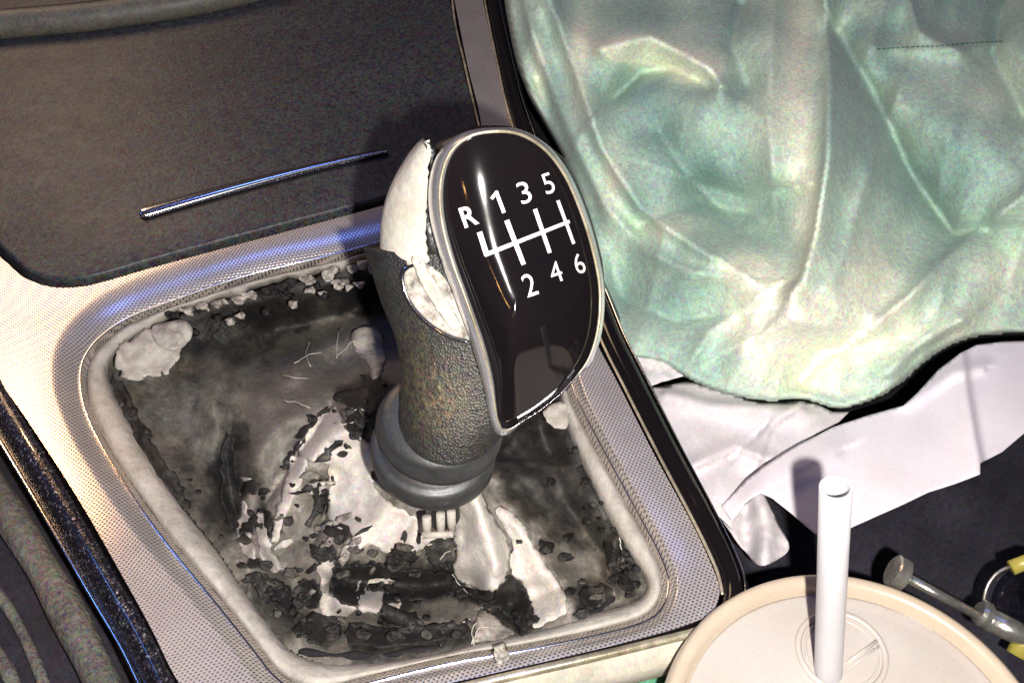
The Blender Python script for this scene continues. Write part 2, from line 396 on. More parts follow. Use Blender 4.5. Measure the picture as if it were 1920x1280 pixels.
# storage lid
lid = [(842,-240),(843,0),(866,120),(893,238),(884,322),(815,347),(720,376),(500,434),(300,488),(200,517),(150,527),(98,527),(52,510),(18,480),(-50,420),(-150,330),(-190,-240)]
lid = [lid[0]] + cr(lid[1:-1], 6) + [lid[-1]]
cx, cy = 400, 150
def lr(k, z): return [P(cx+(x-cx)*k, cy+(y-cy)*k, 0)+Vector((0,0,z)) for x, y in lid]
lp = [lr(1.0, -0.006), lr(1.0, 0.0005), lr(0.9985, 0.0013), lr(0.995, 0.0019), lr(0.990, 0.0021)]
v_, f_ = loft(lp); top = [len(v_)-len(lid)+i for i in range(len(lid))]
tt = tessellate_polygon([[v_[i] for i in top]]); f_ += [tuple(top[i] for i in t) for t in tt]
obj('storage_lid', v_, f_, 'lid', con)
lt = tube([P(x, y, 0.0004) for x, y in [(843,0),(866,120),(893,238)]], 0.0006, 8); obj('lid_edge_strip', *tube([P(x, y, 0.0003) for x, y in cr([(846,-240),(848,0),(871,120),(898,236),(905,262)], 8)], 0.0006, 8), 'wornchrome', con)
# finger slot of the lid: a dark strip laid on for its shadow, and a chrome lip
sl_c = [(262,401),(360,374),(480,342),(600,312),(726,284)]
sl = cr(sl_c, 10)
hw = lambda t: 10.0*min(1, (t/0.03+0.1))**0.5*(1-0.72*t)
up_, dn_ = [], []
for i, (x, y) in enumerate(sl):
    t = i/(len(sl)-1); w = hw(t)+1.0; up_.append((x-0.25*w, y-w)); dn_.append((x+0.25*w, y+w))
rr = [[P(*u, 0.0022), P(u[0]*0.9+d_[0]*0.1, u[1]*0.9+d_[1]*0.1, 0.0044), P((u[0]+d_[0])/2, (u[1]+d_[1])/2, 0.0038), P(*d_, 0.0025)] for u, d_ in zip(up_, dn_)]
obj('slot_shade_strip', *loft([[P(u[0]+1, u[1]-3, 0.00225), P((u[0]+d_[0])/2, (u[1]+d_[1])/2+1, 0.0024), P(d_[0]+1, d_[1]+7, 0.00225)] for u, d_ in zip(up_, dn_)], False), 'black', con)
v_, f_ = loft(rr, False); obj('finger_slot', v_, f_, 'chrome', con, solid=0.0006)
obj('slot_lip', *tube([P(x+0.3*hw(i/(len(sl)-1)), y+hw(i/(len(sl)-1))*0.9, 0.0030) for i, (x, y) in enumerate(sl)], lambda t: 0.0005*(1-0.5*t), 8), 'trim', con)
# ledge above the lid
ld = cr([(-260,78),(-100,62),(0,47),(150,34),(300,14),(420,-8),(520,-36),(640,-90)], 8)
obj('ledge', *tube([P(x, y, 0.007) for x, y in ld], 0.0068, 20), 'ledge', con)
v_, f_ = loft([[P(x, y-20, 0.006) for x, y in ld], [P(x, y-60, -0.012) for x, y in ld], [P(x, y-260, -0.02) for x, y in ld]], False)
obj('ledge_tray', v_, f_, 'black', con)
# right trim: gloss black rail with thin chrome line
rt = [(905,-120),(922,0),(945,110),(968,205),(1010,320),(1070,450),(1118,560),(1150,640),(1190,720),(1256,850),(1322,975),(1362,1060),(1374,1108),(1364,1150),(1330,1178)]
rtc = cr(rt, 8)
def rail(cl, prof, z0):                                  # prof: (px across, dz)
    rings = []
    for i, (x, y) in enumerate(cl):
        a, b = cl[max(0, i-1)], cl[min(len(cl)-1, i+1)]; L = math.hypot(b[0]-a[0], b[1]-a[1]); nx, ny = -(b[1]-a[1])/L, (b[0]-a[0])/L
        sc = 0.55+0.45*sm(-100, 700, y)
        rings.append([P(x-nx*p_*sc, y-ny*p_*sc, z0)+Vector((0,0,dz)) for p_, dz in prof])
    return loft(rings, False)
obj('right_gloss_rail', *rail(rtc, [(-20,-0.004),(-18,0.0008),(-14,0.0022),(-6,0.0032),(4,0.0034),(12,0.0026),(18,0.0010),(20,-0.008)], 0), 'gloss', con)
obj('right_chrome_line', *rail(rtc, [(19,-0.004),(20,0.0010),(22,0.0016),(24,0.0010),(25,-0.006)], 0), 'chrome', con)
obj('right_side_wall', *rail(rtc, [(24,-0.002),(30,-0.003),(40,-0.006),(52,-0.016),(54,-0.12)], 0), 'black', con)
inn = cr([(x-16*(0.55+0.45*sm(-100,700,y))-3, y+6) for x, y in rt[:-2]], 8)
obj('right_edge_bead', *tube([P(x, y, 0.0012) for x, y in inn], 0.0005, 8), 'wornchrome', con)
# bottom lip
bl = cr([(1374,1108),(1364,1150),(1320,1182),(1235,1206),(1085,1242),(910,1282),(780,1314),(640,1360)], 8)
obj('bottom_lip', *tube([P(x, y-4, 0.0) for x, y in bl], 0.0013, 10), 'wornchrome', con)
bl = bl[6:]
v_, f_ = loft([[P(x, y+4, -0.001) for x, y in bl], [P(x+6, y+38, -0.004) for x, y in bl], [P(x+8, y+60, -0.012) for x, y in bl], [P(x+8, y+64, -0.06) for x, y in bl]], False)
obj('lower_trim', v_, f_, 'bezel', con)
# left trim: dusty gloss strip and thin silver line
lt = cr([(-150,520),(-60,650),(-8,745),(30,808),(118,955),(206,1105),(262,1200),(310,1300),(370,1420)], 8)
obj('left_gloss_trim', *rail(lt, [(28,-0.004),(26,-0.0004),(18,0.0012),(4,0.0014),(-14,-0.0004),(-28,-0.004),(-36,-0.008)], 0), 'trim', con)
lt2 = [(x-31, y+18) for x, y in lt]
obj('left_chrome_line', *tube([P(x, y, -0.006) for x, y in lt2], 0.0007, 8), 'chrome', con)
lt3 = [(x-36, y+22) for x, y in lt]
v_, f_ = loft([[P(x, y, -0.006) for x, y in lt3], [P(x, y, -0.006)+Vector((0,0,-0.09)) for x, y in lt3]], False); obj('left_side_wall', v_, f_, 'black', con)

# ---------------------------------------------------------------- gaiter
gai = thing('gear_gaiter', 'badly torn gear lever gaiter, pale backing showing through cracked black leather', 'gaiter', P(690, 900, -0.06))
innr = cr([(935,420),(975,480),(1010,600),(1040,700),(1052,790),(1078,860),(1108,930),(1150,1010),(1182,1055),(1206,1088),(1196,1116),(1160,1130),(1090,1148),(1000,1178),(900,1200),(820,1222),(720,1236),(620,1234),(560,1214),(520,1180),(470,1110),(420,1032),(360,955),(300,865),(250,780),(212,712),(230,672),(300,625),(400,580),(520,550),(640,520),(760,480),(860,440)], 8, True)
R3 = star(innr, CC, N)
fr = []; R3F = [(a[0]+(b[0]-a[0])*0.85, a[1]+(b[1]-a[1])*0.85) for a, b in zip(R2, R3)]
prof = [(0.0,-0.0090),(0.08,-0.0062),(0.22,-0.0045),(0.42,-0.0050),(0.62,-0.0056),(0.80,-0.0076),(0.93,-0.0110),(1.0,-0.020)]
for t, z in prof:
    ring = []
    for i, (a, b) in enumerate(zip(R2, R3F)):
        th = 2*math.pi*i/N; L = math.hypot(b[0]-a[0], b[1]-a[1]); topm = sm(-0.30, -0.62, math.sin(th)) # torn along the far edge
        rag = (nz(math.cos(th), math.sin(th), 9, 3)*0.10 + nz(math.cos(th), math.sin(th), 26, 5)*0.06)*t
        k = t*(1+rag*(0.25+2.4*topm))
        if topm > 0.01: k = t*(1-topm*0.35*(1+nz(math.cos(th), math.sin(th), 14, 2)*0.9)) + rag*topm
        zz = z + nz(a[0], a[1], 0.02, 1)*0.0011*(1+2.5*topm) - topm*0.003*t
        ring.append(P(a[0]+(b[0]-a[0])*k, a[1]+(b[1]-a[1])*k, zz))
    fr.append(ring)
obj('gaiter_frame', *loft(fr), 'frame', gai)
# pale tape-like residue, stitching and fray on the frame
def scrap(name, pts, zf, m, parent, step=6, th=0.0006, zfun=None):
    v2, f2 = sheet2d([(p_[0], p_[1]) for p_ in pts], step)
    V = [P(x, y, (zfun(x, y) if zfun else zf + nz(x, y, 0.03, 4)*0.002)) for x, y in v2]
    return obj(name, V, f2, m, parent, solid=th)
scrap('backing_residue', [(x+nz(x, y, 0.08, 3)*12, y+nz(x, y, 0.08, 7)*12) for x, y in cr([(215,665),(250,628),(330,606),(352,632),(330,668),(312,692),(268,710),(232,706)], 7, True)], -0.0025, 'foam', gai, zfun=lambda x, y: -0.0045+nz(x, y, 0.03, 2)*0.0022)
scrap('peeled_corner', cr([(285,612),(312,604),(345,600),(362,622),(340,650),(310,652),(290,640)], 4, True), 0, 'frame', gai, zfun=lambda x, y: -0.0022+nz(x, y, 0.04, 6)*0.0028)
scrap('loose_tab', [(925,1208),(948,1204),(956,1232),(932,1244)], 0, 'tornwhite', gai, zfun=lambda x, y: 0.0005+nz(x, y, 0.05, 6)*0.003)
scrap('torn_tab', cr([(1018,772),(1050,752),(1068,770),(1062,800),(1040,800)], 4, True), 0, 'foam', gai, zfun=lambda x, y: -0.004+nz(x, y, 0.05, 6)*0.002)
for k in range(14):
    t = k/13; x0, y0 = 330+360*t, 590-95*t; x0 += random.uniform(-9,9)
    pts = [(x0+math.cos(a_)*random.uniform(8,20), y0+math.sin(a_)*random.uniform(5,13)) for a_ in [i*2*math.pi/7 for i in range(7)]]
    s0 = random.random()*9
    scrap('frayed_shred', cr(pts, 3, True), 0, random.choice(['tornwhite', 'frame', 'flake', 'frame']), gai, 5, 0.0004, lambda x, y, s0=s0: -0.006+nz(x, y, 0.05, s0)*0.005)

# tone map of the worn surface, the far pit's shade painted in black: (x, y, tone) 0 black leather .. 1 pale cloth
TP = [(230,740,.30),(300,720,.30),(380,700,.32),(470,650,.22),(560,600,.10),(660,560,.04),(480,580,.05),(360,620,.06),(300,660,.12),(330,790,.36),(400,830,.36),(330,880,.28),(420,750,.36),(500,720,.42),(550,700,.50),(450,860,.32),(435,830,.08),(425,880,.02),(440,920,.10),(400,960,.22),(370,930,.30),(430,990,.25),
      (560,640,.40),(600,640,.56),(660,630,.62),(700,640,.66),(710,680,.60),(640,690,.55),(590,690,.50),(660,660,.38),(650,740,.15),(700,730,.05),(600,740,.50),(560,770,.56),(520,800,.50),(500,850,.46),(540,850,.66),(600,800,.70),(590,860,.86),(550,910,.90),(520,960,.92),(500,1010,.62),(460,960,.90),(470,1000,.85),(485,965,.15),(505,985,.10),(480,1030,.88),(520,1050,.50),
      (640,780,.70),(670,760,.80),(680,790,.22),(650,800,.30),(640,850,.72),(690,850,.80),(600,920,.45),(580,900,.40),(612,930,.12),(640,900,.80),(640,960,.88),(700,940,.94),(760,980,.96),(700,1000,.95),(650,1010,.85),(640,1000,.40),(605,1035,.12),(560,1040,.50),(570,1080,.52),(620,1070,.78),(600,1020,.50),
      (730,945,.35),(760,950,.55),(800,980,.90),(840,970,.92),(820,1010,.75),(800,1030,.42),(850,1040,.30),(880,960,1.0),(900,930,1.0),(930,980,.98),(900,1040,.97),(930,1070,1.0),(870,1080,.90),(960,1000,.90),(975,1010,.45),(1000,1000,.88),(1010,1060,.85),(1040,1110,.90),(1070,1140,.85),(1010,1150,.82),(1020,1170,.5),(970,1015,.30),
      (950,1100,.20),(970,1130,.15),(930,1120,.18),(990,1160,.15),(940,1150,.20),(900,1150,.66),(920,1180,.62),(870,1180,.5),
      (700,1040,.60),(740,1040,.22),(760,1050,.25),(660,1090,.04),(640,1120,.06),(700,1080,.18),(760,1080,.20),(820,1090,.08),(780,1110,.04),(730,1110,.10),(860,1100,.06),(900,1100,.10),(690,1105,.80),(720,1105,.75),(640,1060,.22),(750,1130,.10),(820,1140,.40),(800,1150,.30),(850,1150,.35),(830,1165,.60),(770,1160,.42),(730,1150,.10),
      (620,1110,.72),(600,1140,.70),(650,1150,.55),(690,1150,.58),(660,1180,.25),(560,1100,.30),(520,1090,.28),(500,1110,.22),(540,1130,.24),(580,1160,.25),(540,1170,.20),(600,1190,.28),(700,1200,.26),(760,1205,.24),(820,1200,.28),(870,1200,.22),(580,1210,.62),(620,1215,.60),(700,1225,.15),(520,1130,.25),
      (980,900,.20),(1020,880,.16),(960,860,.12),(1000,820,.10),(1040,850,.16),(1000,950,.22),(1060,930,.20),(1100,970,.20),(1040,1000,.24),(1080,1010,.28),(1020,1020,.50),(1060,1040,.52),(1100,1060,.48),(1000,1040,.28),(1120,1010,.22),(1140,1060,.30),(1110,1110,.25),(1150,1100,.45),(1170,1050,.12),(1180,1080,.25),(1090,1140,.20),(1130,1130,.40),(900,700,.05),(950,600,.05),(800,560,.03)]
TX = [(x/40, y/40, t) for x, y, t in TP]
def tone(px, py):
    wx = nz(px, py, 0.022, 11)*12 + nz(px, py, 0.07, 12)*5; wy = nz(px, py, 0.022, 13)*12 + nz(px, py, 0.07, 14)*5
    x, y = (px+wx)/40, (py+wy)/40; s = w_ = 0
    for a, b, t in TX:
        d = (a-x)**2+(b-y)**2
        if d < 9:
            w = 1/(d+0.02)**2.6; s += w*t; w_ += w
    t = s/w_ if w_ else 0.1
    t += nz(px, py, 0.045, 21)*0.09
    return max(0, min(1, t if t < 0.4 else 0.4+(t-0.4)*0.32))
LC = (818, 870)
R3L = star([(x, y) for x, y in R3], LC, 360)
RADS = [math.hypot(x-LC[0], y-LC[1]) for x, y in R3L]
RIDGES = [([(885,905),(900,960),(925,1050),(935,1100)], 34, 26, 0.012), ([(965,950),(1000,1020),(1050,1110),(1080,1150)], 30, 26, 0.007),
          ([(690,760),(610,830),(545,920),(500,1010),(480,1060)], 26, 40, 0.009), ([(720,600),(715,650),(700,700)], 44, 34, 0.003),
          ([(560,690),(600,660),(690,615)], 30, 26, 0.009), ([(700,720),(600,740),(520,800),(470,870)], 20, 26, 0.004),
          ([(465,930),(470,1000),(500,1060)], 14, 12, 0.006), ([(640,1130),(720,1150),(800,1170),(890,1150)], 22, 22, 0.008),
          ([(610,1090),(590,1150),(560,1190)], 16, 16, 0.004), ([(1155,1010),(1140,1070),(1150,1110)], 10, 12, 0.007),
          ([(500,640),(440,760),(430,860),(440,960)], 26, 40, -0.008), ([(640,1085),(740,1095),(880,1095)], 24, 24, -0.010), ([(945,1090),(960,1150)], 22, 22, -0.006), ([(620,760),(560,850),(500,940)], 5, 5, -0.003), ([(605,900),(612,960),(580,1030)], 5, 5, -0.003)]
def gz(px, py):
    dx, dy = px-LC[0], py-LC[1]; th = math.atan2(dy, dx) % (2*math.pi); R_ = RADS[int(th/(2*math.pi)*360) % 360]; r = math.hypot(dx, dy)/R_
    z = 0.013 - 0.036*min(r, 0.84)/0.84 + 0.012*sm(0.80, 1.02, r) + 0.0028*math.sin(th*8+1.2*math.sin(th*3))*sm(0.15, 0.5, r)*(1-sm(0.85, 1.0, r))
    z -= 0.018*sm(-0.35, -0.8, math.sin(th))*sm(0.40, 0.66, r)*(1-sm(0.78, 0.99, r))*1.25
    for ln, a, b, h in RIDGES:
        if min(p_[0] for p_ in ln)-80 < px < max(p_[0] for p_ in ln)+80 and min(p_[1] for p_ in ln)-80 < py < max(p_[1] for p_ in ln)+80: z += fold(px, py, ln, a, b, h)
    z += nz(th*22, r*60, 0.05, 31, 3)*0.0042*sm(0.1,0.4,r) + nz(px, py, 0.02, 33, 2)*0.0016 + abs(nz(th*60, r*60, 0.05, 37, 2))*0.0022
    return z - 0.002
step = 4.0
xs = [180+step*i for i in range(int(1060/step))]; ys = [405+step*i for i in range(int(860/step))]
R3B = [(CC[0]+(x-CC[0])*1.04, CC[1]+(y-CC[1])*1.04) for x, y in R3][::2]
idx = {}; gv = []; tn = []
for j, y in enumerate(ys):
    row = [(i, x) for i, x in enumerate(xs) if inside(x, y, R3B)]
    for i, x in row:
        if 800 < x < 1100 and y < 720 and False: continue
        idx[(i, j)] = len(gv); gv.append((x, y)); tn.append(tone(x, y))
gf = [(idx[(i,j)], idx[(i+1,j)], idx[(i+1,j+1)], idx[(i,j+1)]) for (i, j) in idx if (i+1,j) in idx and (i+1,j+1) in idx and (i,j+1) in idx]
GZ = [gz(x, y) for x, y in gv]
obj('gaiter_lining', [P(x, y, z) for (x, y), z in zip(gv, GZ)], gf, 'gaiter', gai, attrs={'tone': tn})
# torn sheets of backing cloth and cracked leather, each with its own ragged edge
def ragged(pts, amp, seed):
    L = cr(pts, 6, True); out = []
    for i, (x, y) in enumerate(L):
        out.append((x+nz(x, y, 0.06, seed)*amp+random.uniform(-.3,.3)*amp*0.3, y+nz(x, y, 0.06, seed+3)*amp+random.uniform(-.3,.3)*amp*0.3))
    return out
def torn(name, pts, t0, m, lift, amp=7, step_=5, edge=0.0010, var=0.12, cl=True):
    sd = random.random()*40; L = ragged(pts, amp, sd) if cl else pts; v2, f2 = sheet2d(L, step_); V = []; tt_ = []
    for x, y in v2:
        e = edist(x, y, L)[0]
        V.append(P(x, y, gz(x, y)+lift+edge*math.exp(-(e/8)**2)*(0.5+nz(x, y, 0.05, sd+1)))); tt_.append(max(0, min(1, t0+var*nz(x, y, 0.03, sd+2)-0.10*math.exp(-(e/5)**2))))
    if name == 'crumb': CRUMB.append((V, f2, tt_)); return
    return obj(name, V, f2, m, gai, attrs={'tone': tt_}, solid=0.0005)
CRUMB = []
CLOTH = [([(607,770),(630,766),(645,800),(690,830),(700,870),(692,895),(705,918),(740,948),(800,972),(850,955),(850,1002),(812,1012),(790,1034),(748,1022),(726,1036),(690,1020),(664,1038),(654,1000),(616,976),(612,930),(618,880),(600,850),(585,862),(560,850),(575,815)], .86),
  ([(545,866),(575,862),(566,900),(540,952),(518,1014),(506,1008),(520,950)], .92), ([(447,945),(458,940),(470,970),(468,1010),(478,1042),(462,1046),(448,1000)], .84), ([(478,960),(490,965),(502,1012),(522,1050),(532,1066),(510,1072),(490,1040),(482,1000)], .82),
  ([(608,1116),(650,1122),(662,1150),(612,1160),(600,1132)], .74), ([(592,1048),(626,1054),(618,1092),(600,1092)], .72), ([(680,1086),(735,1086),(712,1108),(745,1120),(752,1136),(720,1147),(680,1146),(670,1115)], .80),
  ([(893,1152),(908,1141),(937,1162),(961,1185),(902,1202),(890,1178)], .62), ([(655,622),(700,612),(722,640),(715,690),(700,712),(690,680),(668,660)], .60)]
for pts, t0 in CLOTH: torn('backing_cloth', pts, t0, 'gaiter', 0.0014)
torn('torn_flap', [(848,948),(896,904),(908,930),(922,962),(950,1005),(956,1042),(952,1078),(937,1102),(920,1108),(900,1104),(866,1093),(851,1076),(855,1040),(848,990)], .98, 'gaiter', 0.0045, 4, edge=-0.0015, var=.05)
torn('torn_flap', [(930,956),(954,954),(982,980),(998,1019),(1022,1054),(1056,1106),(1062,1146),(1035,1162),(1000,1174),(998,1137),(988,1108),(967,1081),(957,1054),(961,1022)], .86, 'gaiter', 0.0030, 5, edge=-0.0010, var=.08)
BLACK = [[(578,1022),(600,1020),(625,1018),(628,1045),(605,1048),(585,1035)], [(613,985),(650,985),(655,1003),(640,1010),(620,1005)],
  [(632,1063),(660,1058),(700,1055),(730,1065),(760,1070),(800,1075),(850,1070),(870,1085),(860,1110),(810,1120),(760,1122),(716,1122),(730,1105),(745,1090),(700,1082),(690,1100),(675,1120),(665,1132),(640,1125),(622,1105),(625,1080)],
  [(850,1095),(880,1100),(905,1118),(900,1125),(870,1118),(850,1112)], [(940,1090),(955,1078),(975,1090),(990,1110),(996,1140),(995,1170),(980,1190),(965,1170),(940,1150),(905,1137),(925,1118)],
  [(733,1028),(750,1025),(780,1042),(778,1055),(745,1050)], [(808,1020),(850,1008),(855,1035),(850,1070),(815,1068),(800,1045)], [(718,1135),(745,1138),(790,1162),(800,1180),(750,1175),(722,1162)],
  [(645,775),(665,768),(682,785),(690,803),(680,825),(660,820),(655,800)], [(597,855),(615,835),(637,822),(626,846),(605,864)], [(585,905),(602,900),(608,930),(600,962),(588,940)], [(497,955),(510,965),(508,1005),(500,1002)],
  [(425,815),(440,828),(446,880),(452,940),(442,1000),(420,960),(414,880)], [(628,738),(670,725),(700,735),(725,728),(740,760),(690,772),(650,757)],
  [(556,818),(575,800),(610,766),(614,772),(580,806),(562,822)], [(528,876),(545,850),(568,824),(573,828),(550,856),(534,880)], [(575,984),(592,958),(604,940),(608,946),(596,968),(580,990)], [(963,1008),(974,1006),(977,1016),(967,1022)],
  [(208,712),(228,716),(262,780),(300,850),(340,905),(352,950),(330,940),(290,880),(250,815)], [(486,1085),(520,1088),(545,1110),(540,1150),(500,1130),(480,1105)], [(560,1165),(620,1150),(640,1180),(620,1205),(570,1195)], [(660,1165),(740,1180),(850,1165),(880,1190),(800,1206),(700,1212),(655,1200)],
  [(1130,1020),(1165,1040),(1188,1080),(1180,1110),(1150,1080)], [(1090,1110),(1130,1092),(1150,1110),(1120,1138),(1095,1135)], [(560,1095),(585,1082),(600,1110),(590,1140),(562,1130)], [(1010,1016),(1036,1018),(1030,1034),(1012,1032)]]
for pts in BLACK: torn('leather_remnant', pts, random.choice([.02,.06,.10,.16]), 'flake', 0.0020, 9, 4.5, 0.0012, var=.28)
obj('edge_gap', *tube([P(x, y, -0.012) for x, y in cr([(560,1222),(640,1228),(720,1228),(850,1210),(960,1186),(1060,1168),(1120,1146),(1148,1118)], 8)], lambda t: 0.0009+0.0005*math.sin(t*40), 8), 'floor', gai)
random.seed(21)
def rflake(x0, y0, r0, name='leather_remnant', m='flake', t0=None, lift=0.0022, stretch=1.0, ang=0.0):
    k = random.randint(6, 10); pts = []
    for i in range(k):
        a_ = i*6.283/k; rr = r0*random.uniform(0.45, 1.25); u, v = math.cos(a_)*rr*stretch, math.sin(a_)*rr*0.75/stretch**0.5
        pts.append((x0+u*math.cos(ang)-v*math.sin(ang), y0+u*math.sin(ang)+v*math.cos(ang)))
    if m == 'flake' and r0 < 10: name = 'crumb'
    torn(name, pts, random.choice([.02,.05,.09,.16,.24]) if t0 is None else t0, m, lift, 3, 4.5, random.uniform(0.0006, 0.0022), var=.25, cl=False)
n_ = 0
while n_ < 66:
    x0, y0 = random.uniform(450, 1190), random.uniform(900, 1215); th = math.atan2(y0-LC[1], x0-LC[0]) % 6.283; rr = math.hypot(x0-LC[0], y0-LC[1])/RADS[int(th/6.2832*360) % 360]
    if rr > 0.97 or rr < 0.42 or (840 < x0 < 965 and y0 < 1100) or (960 < x0 < 1060 and 950 < y0 < 1150): continue
    if rr < 0.62 and random.random() < 0.45: continue
    rflake(x0, y0, random.choice([5,6,8,10,13,17])); n_ += 1
for k in range(30):                                      # along the near left and the right inner edge of the frame
    x0, y0 = random.choice([(225+240*t, 735+330*t) for t in (random.random(),)]+[(1070+110*t, 830+240*t) for t in (random.random(),)])
    rflake(x0+random.uniform(-10,16), y0+random.uniform(-10,10), random.choice([5,7,9,12]))
for k in range(22):
    x0, y0 = random.choice([(690,790),(655,760),(640,830),(600,800),(705,720),(560,880),(470,930),(600,920)]); rflake(x0+random.uniform(-32,32), y0+random.uniform(-26,26), random.choice([5,7,9,12]))
for k in range(13):                                      # cracks running outwards from the collar
    a0 = random.uniform(1.7, 3.15); r0 = random.uniform(0.35, 0.72)*RADS[int(a0/6.2832*360) % 360]
    rflake(LC[0]+math.cos(a0)*r0, LC[1]+math.sin(a0)*r0, random.uniform(6, 11), t0=.05, stretch=1.9, ang=a0+random.uniform(-.3,.3), lift=0.0012)
for k in range(14):
    a0 = random.uniform(2.0, 3.2); r0 = random.uniform(0.45, 0.80)*RADS[int(a0/6.2832*360) % 360]
    rflake(LC[0]+math.cos(a0)*r0, LC[1]+math.sin(a0)*r0, random.uniform(8, 18), name='backing_cloth', m='gaiter', t0=random.uniform(.5,.75), stretch=1.6, ang=a0, lift=0.0018)
cv, cf = join(*[(c_[0], c_[1]) for c_ in CRUMB])
co_ = obj('leather_crumbs', cv, cf, 'flake', gai, attrs={'tone': [t for c_ in CRUMB for t in c_[2]]}, solid=0.0005); co_['kind'] = 'stuff'
for k in range(26):                                      # shreds hanging over the torn far edge
    t = random.random(); x0, y0 = 235+470*t, 655-150*t+random.uniform(-14, 20); zz = random.random()*9
    pts = [(x0+math.cos(i*0.9)*random.uniform(5, 16), y0+math.sin(i*0.9)*random.uniform(4, 11)) for i in range(7)]
    scrap('frayed_shred', pts, 0, random.choice(['frame', 'flake', 'frame', 'flake', 'tornwhite']), gai, 5, 0.0004, lambda x, y, s0=zz: -0.007+nz(x, y, 0.06, s0)*0.006)
# loose flakes of leather lying about in the gaiter
FL = [(480,1085,20),(520,1110,22),(545,1075,14),(500,1060,13),(560,1130,16),(1150,1085,16),(1120,1120,13),(1180,1110,12),(1195,1095,9),(665,1030,13),(700,1035,11),(640,1010,12),(760,1025,14),(680,790,16),(655,775,12),(665,815,12),(645,850,9),(600,1045,12),(740,1062,14),(700,1100,12),(1025,1030,9),(1060,1045,12),(975,1015,8),(560,1160,14),(620,1185,16),(680,1190,15),(740,1195,18),(800,1190,14),(860,1190,14),(520,1150,10),(905,1130,12),(470,960,8),(490,985,9),(1090,1150,12),(640,1075,16),(780,1075,13),(835,1060,12),(610,930,12),(1170,1060,9)]
for x0, y0, r0 in FL:
    a0 = random.random()*6.28; k = 7
    pts = [(x0+math.cos(a0+i*6.283/k)*r0*random.uniform(0.55,1.25), y0+math.sin(a0+i*6.283/k)*r0*random.uniform(0.4,0.9)) for i in range(k)]
    v2, f2 = sheet2d(cr(pts, 2, True), 4.5); tx, ty = random.uniform(-1,1), random.uniform(-1,1); tc = random.choice([0.04,0.08,0.15,0.25,0.12])
    V = [P(x, y, gz(x0, y0)+0.0030+(tx*(x-x0)+ty*(y-y0))*0.00012+((x-x0)**2+(y-y0)**2)*random.choice([1,1,-0.3])*0.000008) for x, y in v2]
    obj('leather_flake', V, f2, 'flake', gai, attrs={'tone': [tc]*len(V)}, solid=0.0006)
# threads
for k in range(16):
    x0, y0 = random.choice([(600,700),(560,700),(700,640),(470,1000),(660,790),(900,1150),(850,1020),(1150,1060),(520,760)]); x0 += random.uniform(-35,35); y0 += random.uniform(-35,35)
    a0 = random.uniform(0, 6.28); pth = []
    for i in range(8):
        pth.append(P(x0, y0, gz(x0, y0)+0.0022)); a0 += random.uniform(-0.6,0.6); x0 += math.cos(a0)*8; y0 += math.sin(a0)*8
    obj('loose_thread', *tube(pth, 0.00022, 5), 'foam', gai)
# lever shaft with white plastic clip
# ---------------------------------------------------------------- gear lever
lev = thing('gear_lever', 'six speed gear lever with glossy black pattern plate, chrome ring and peeling grip', 'gear lever', P(818, 1010, -0.03))
def dface0(y): return 0.2400+(y-240)*(0.026/575)
def ellipse(cx_, cy_, d, a, b, al, n=64, sx=1.0, p_=2.0, roll=0.0):   # a cross-section: a, b in metres, al = how far its plane tips towards the lens
    c = D(cx_, cy_, d); e1 = RT*math.cos(roll)+UP*math.sin(roll); e2 = (-FW*math.cos(al) - UP*math.sin(al)); out = []
    for k in range(n):
        t = 2*math.pi*k/n; ct, st = math.cos(t), math.sin(t)
        out.append(c + e1*a*math.copysign(abs(ct)**(2/p_), ct) + e2*b*math.copysign(abs(st)**(2/p_), st))
    return out
PX = lambda px_, d: px_*d/F
# shaft
top_c = D(815, 850, 0.287)
obj('shaft', *tube([top_c + Vector((0,0,0.01)), top_c - Vector((0.0,0.004,0.026))], 0.0050, 24), 'black', lev)
for k, (x, y, h) in enumerate([(800,985,34),(826,980,38),(846,975,36)]):
    obj('shaft_rib', *tube([D(x, y-h/2, 0.2855), D(x+1, y+h/2, 0.2895)], 0.0013, 10), 'frame', lev)
obj('shaft_clip', *tube([D(792, 1003, 0.288), D(850, 1001, 0.288)], 0.0010, 10), 'frame', lev)
# collars: two rounded rubber rings
def collar(cx0, cy0, a0, b0, d0, prof):
    rings = []
    for s, k in prof:                                    # s: metres up along the axis, k: radius factor
        u = UP*0.55*s - FW*0.83*s
        e = ellipse(cx0, cy0, d0, PX(a0, d0)*k, PX(a0, d0)*k*b0, RAD(57), 96, roll=RAD(-4))
        rings.append([p_+u for p_ in e])
    return loft(rings, True, True, True)
lo = [(-0.006,0.86),(-0.0052,0.93),(-0.003,0.985),(0.0,1.0),(0.0022,0.985),(0.0036,0.94),(0.0042,0.88),(0.0044,0.80),(0.0050,0.79)]
obj('lower_collar', *collar(812, 846, 118, 0.95, 0.2835, lo), 'rubber', lev)
up2 = [(-0.0045,0.80),(-0.0040,0.94),(-0.0030,0.985),(-0.0014,1.0),(0.0002,0.99),(0.0012,0.955),(0.0030,0.90),(0.0046,0.85),(0.0050,0.70)]
obj('upper_collar', *collar(823, 797, 120, 0.96, 0.2790, up2), 'rubber', lev)
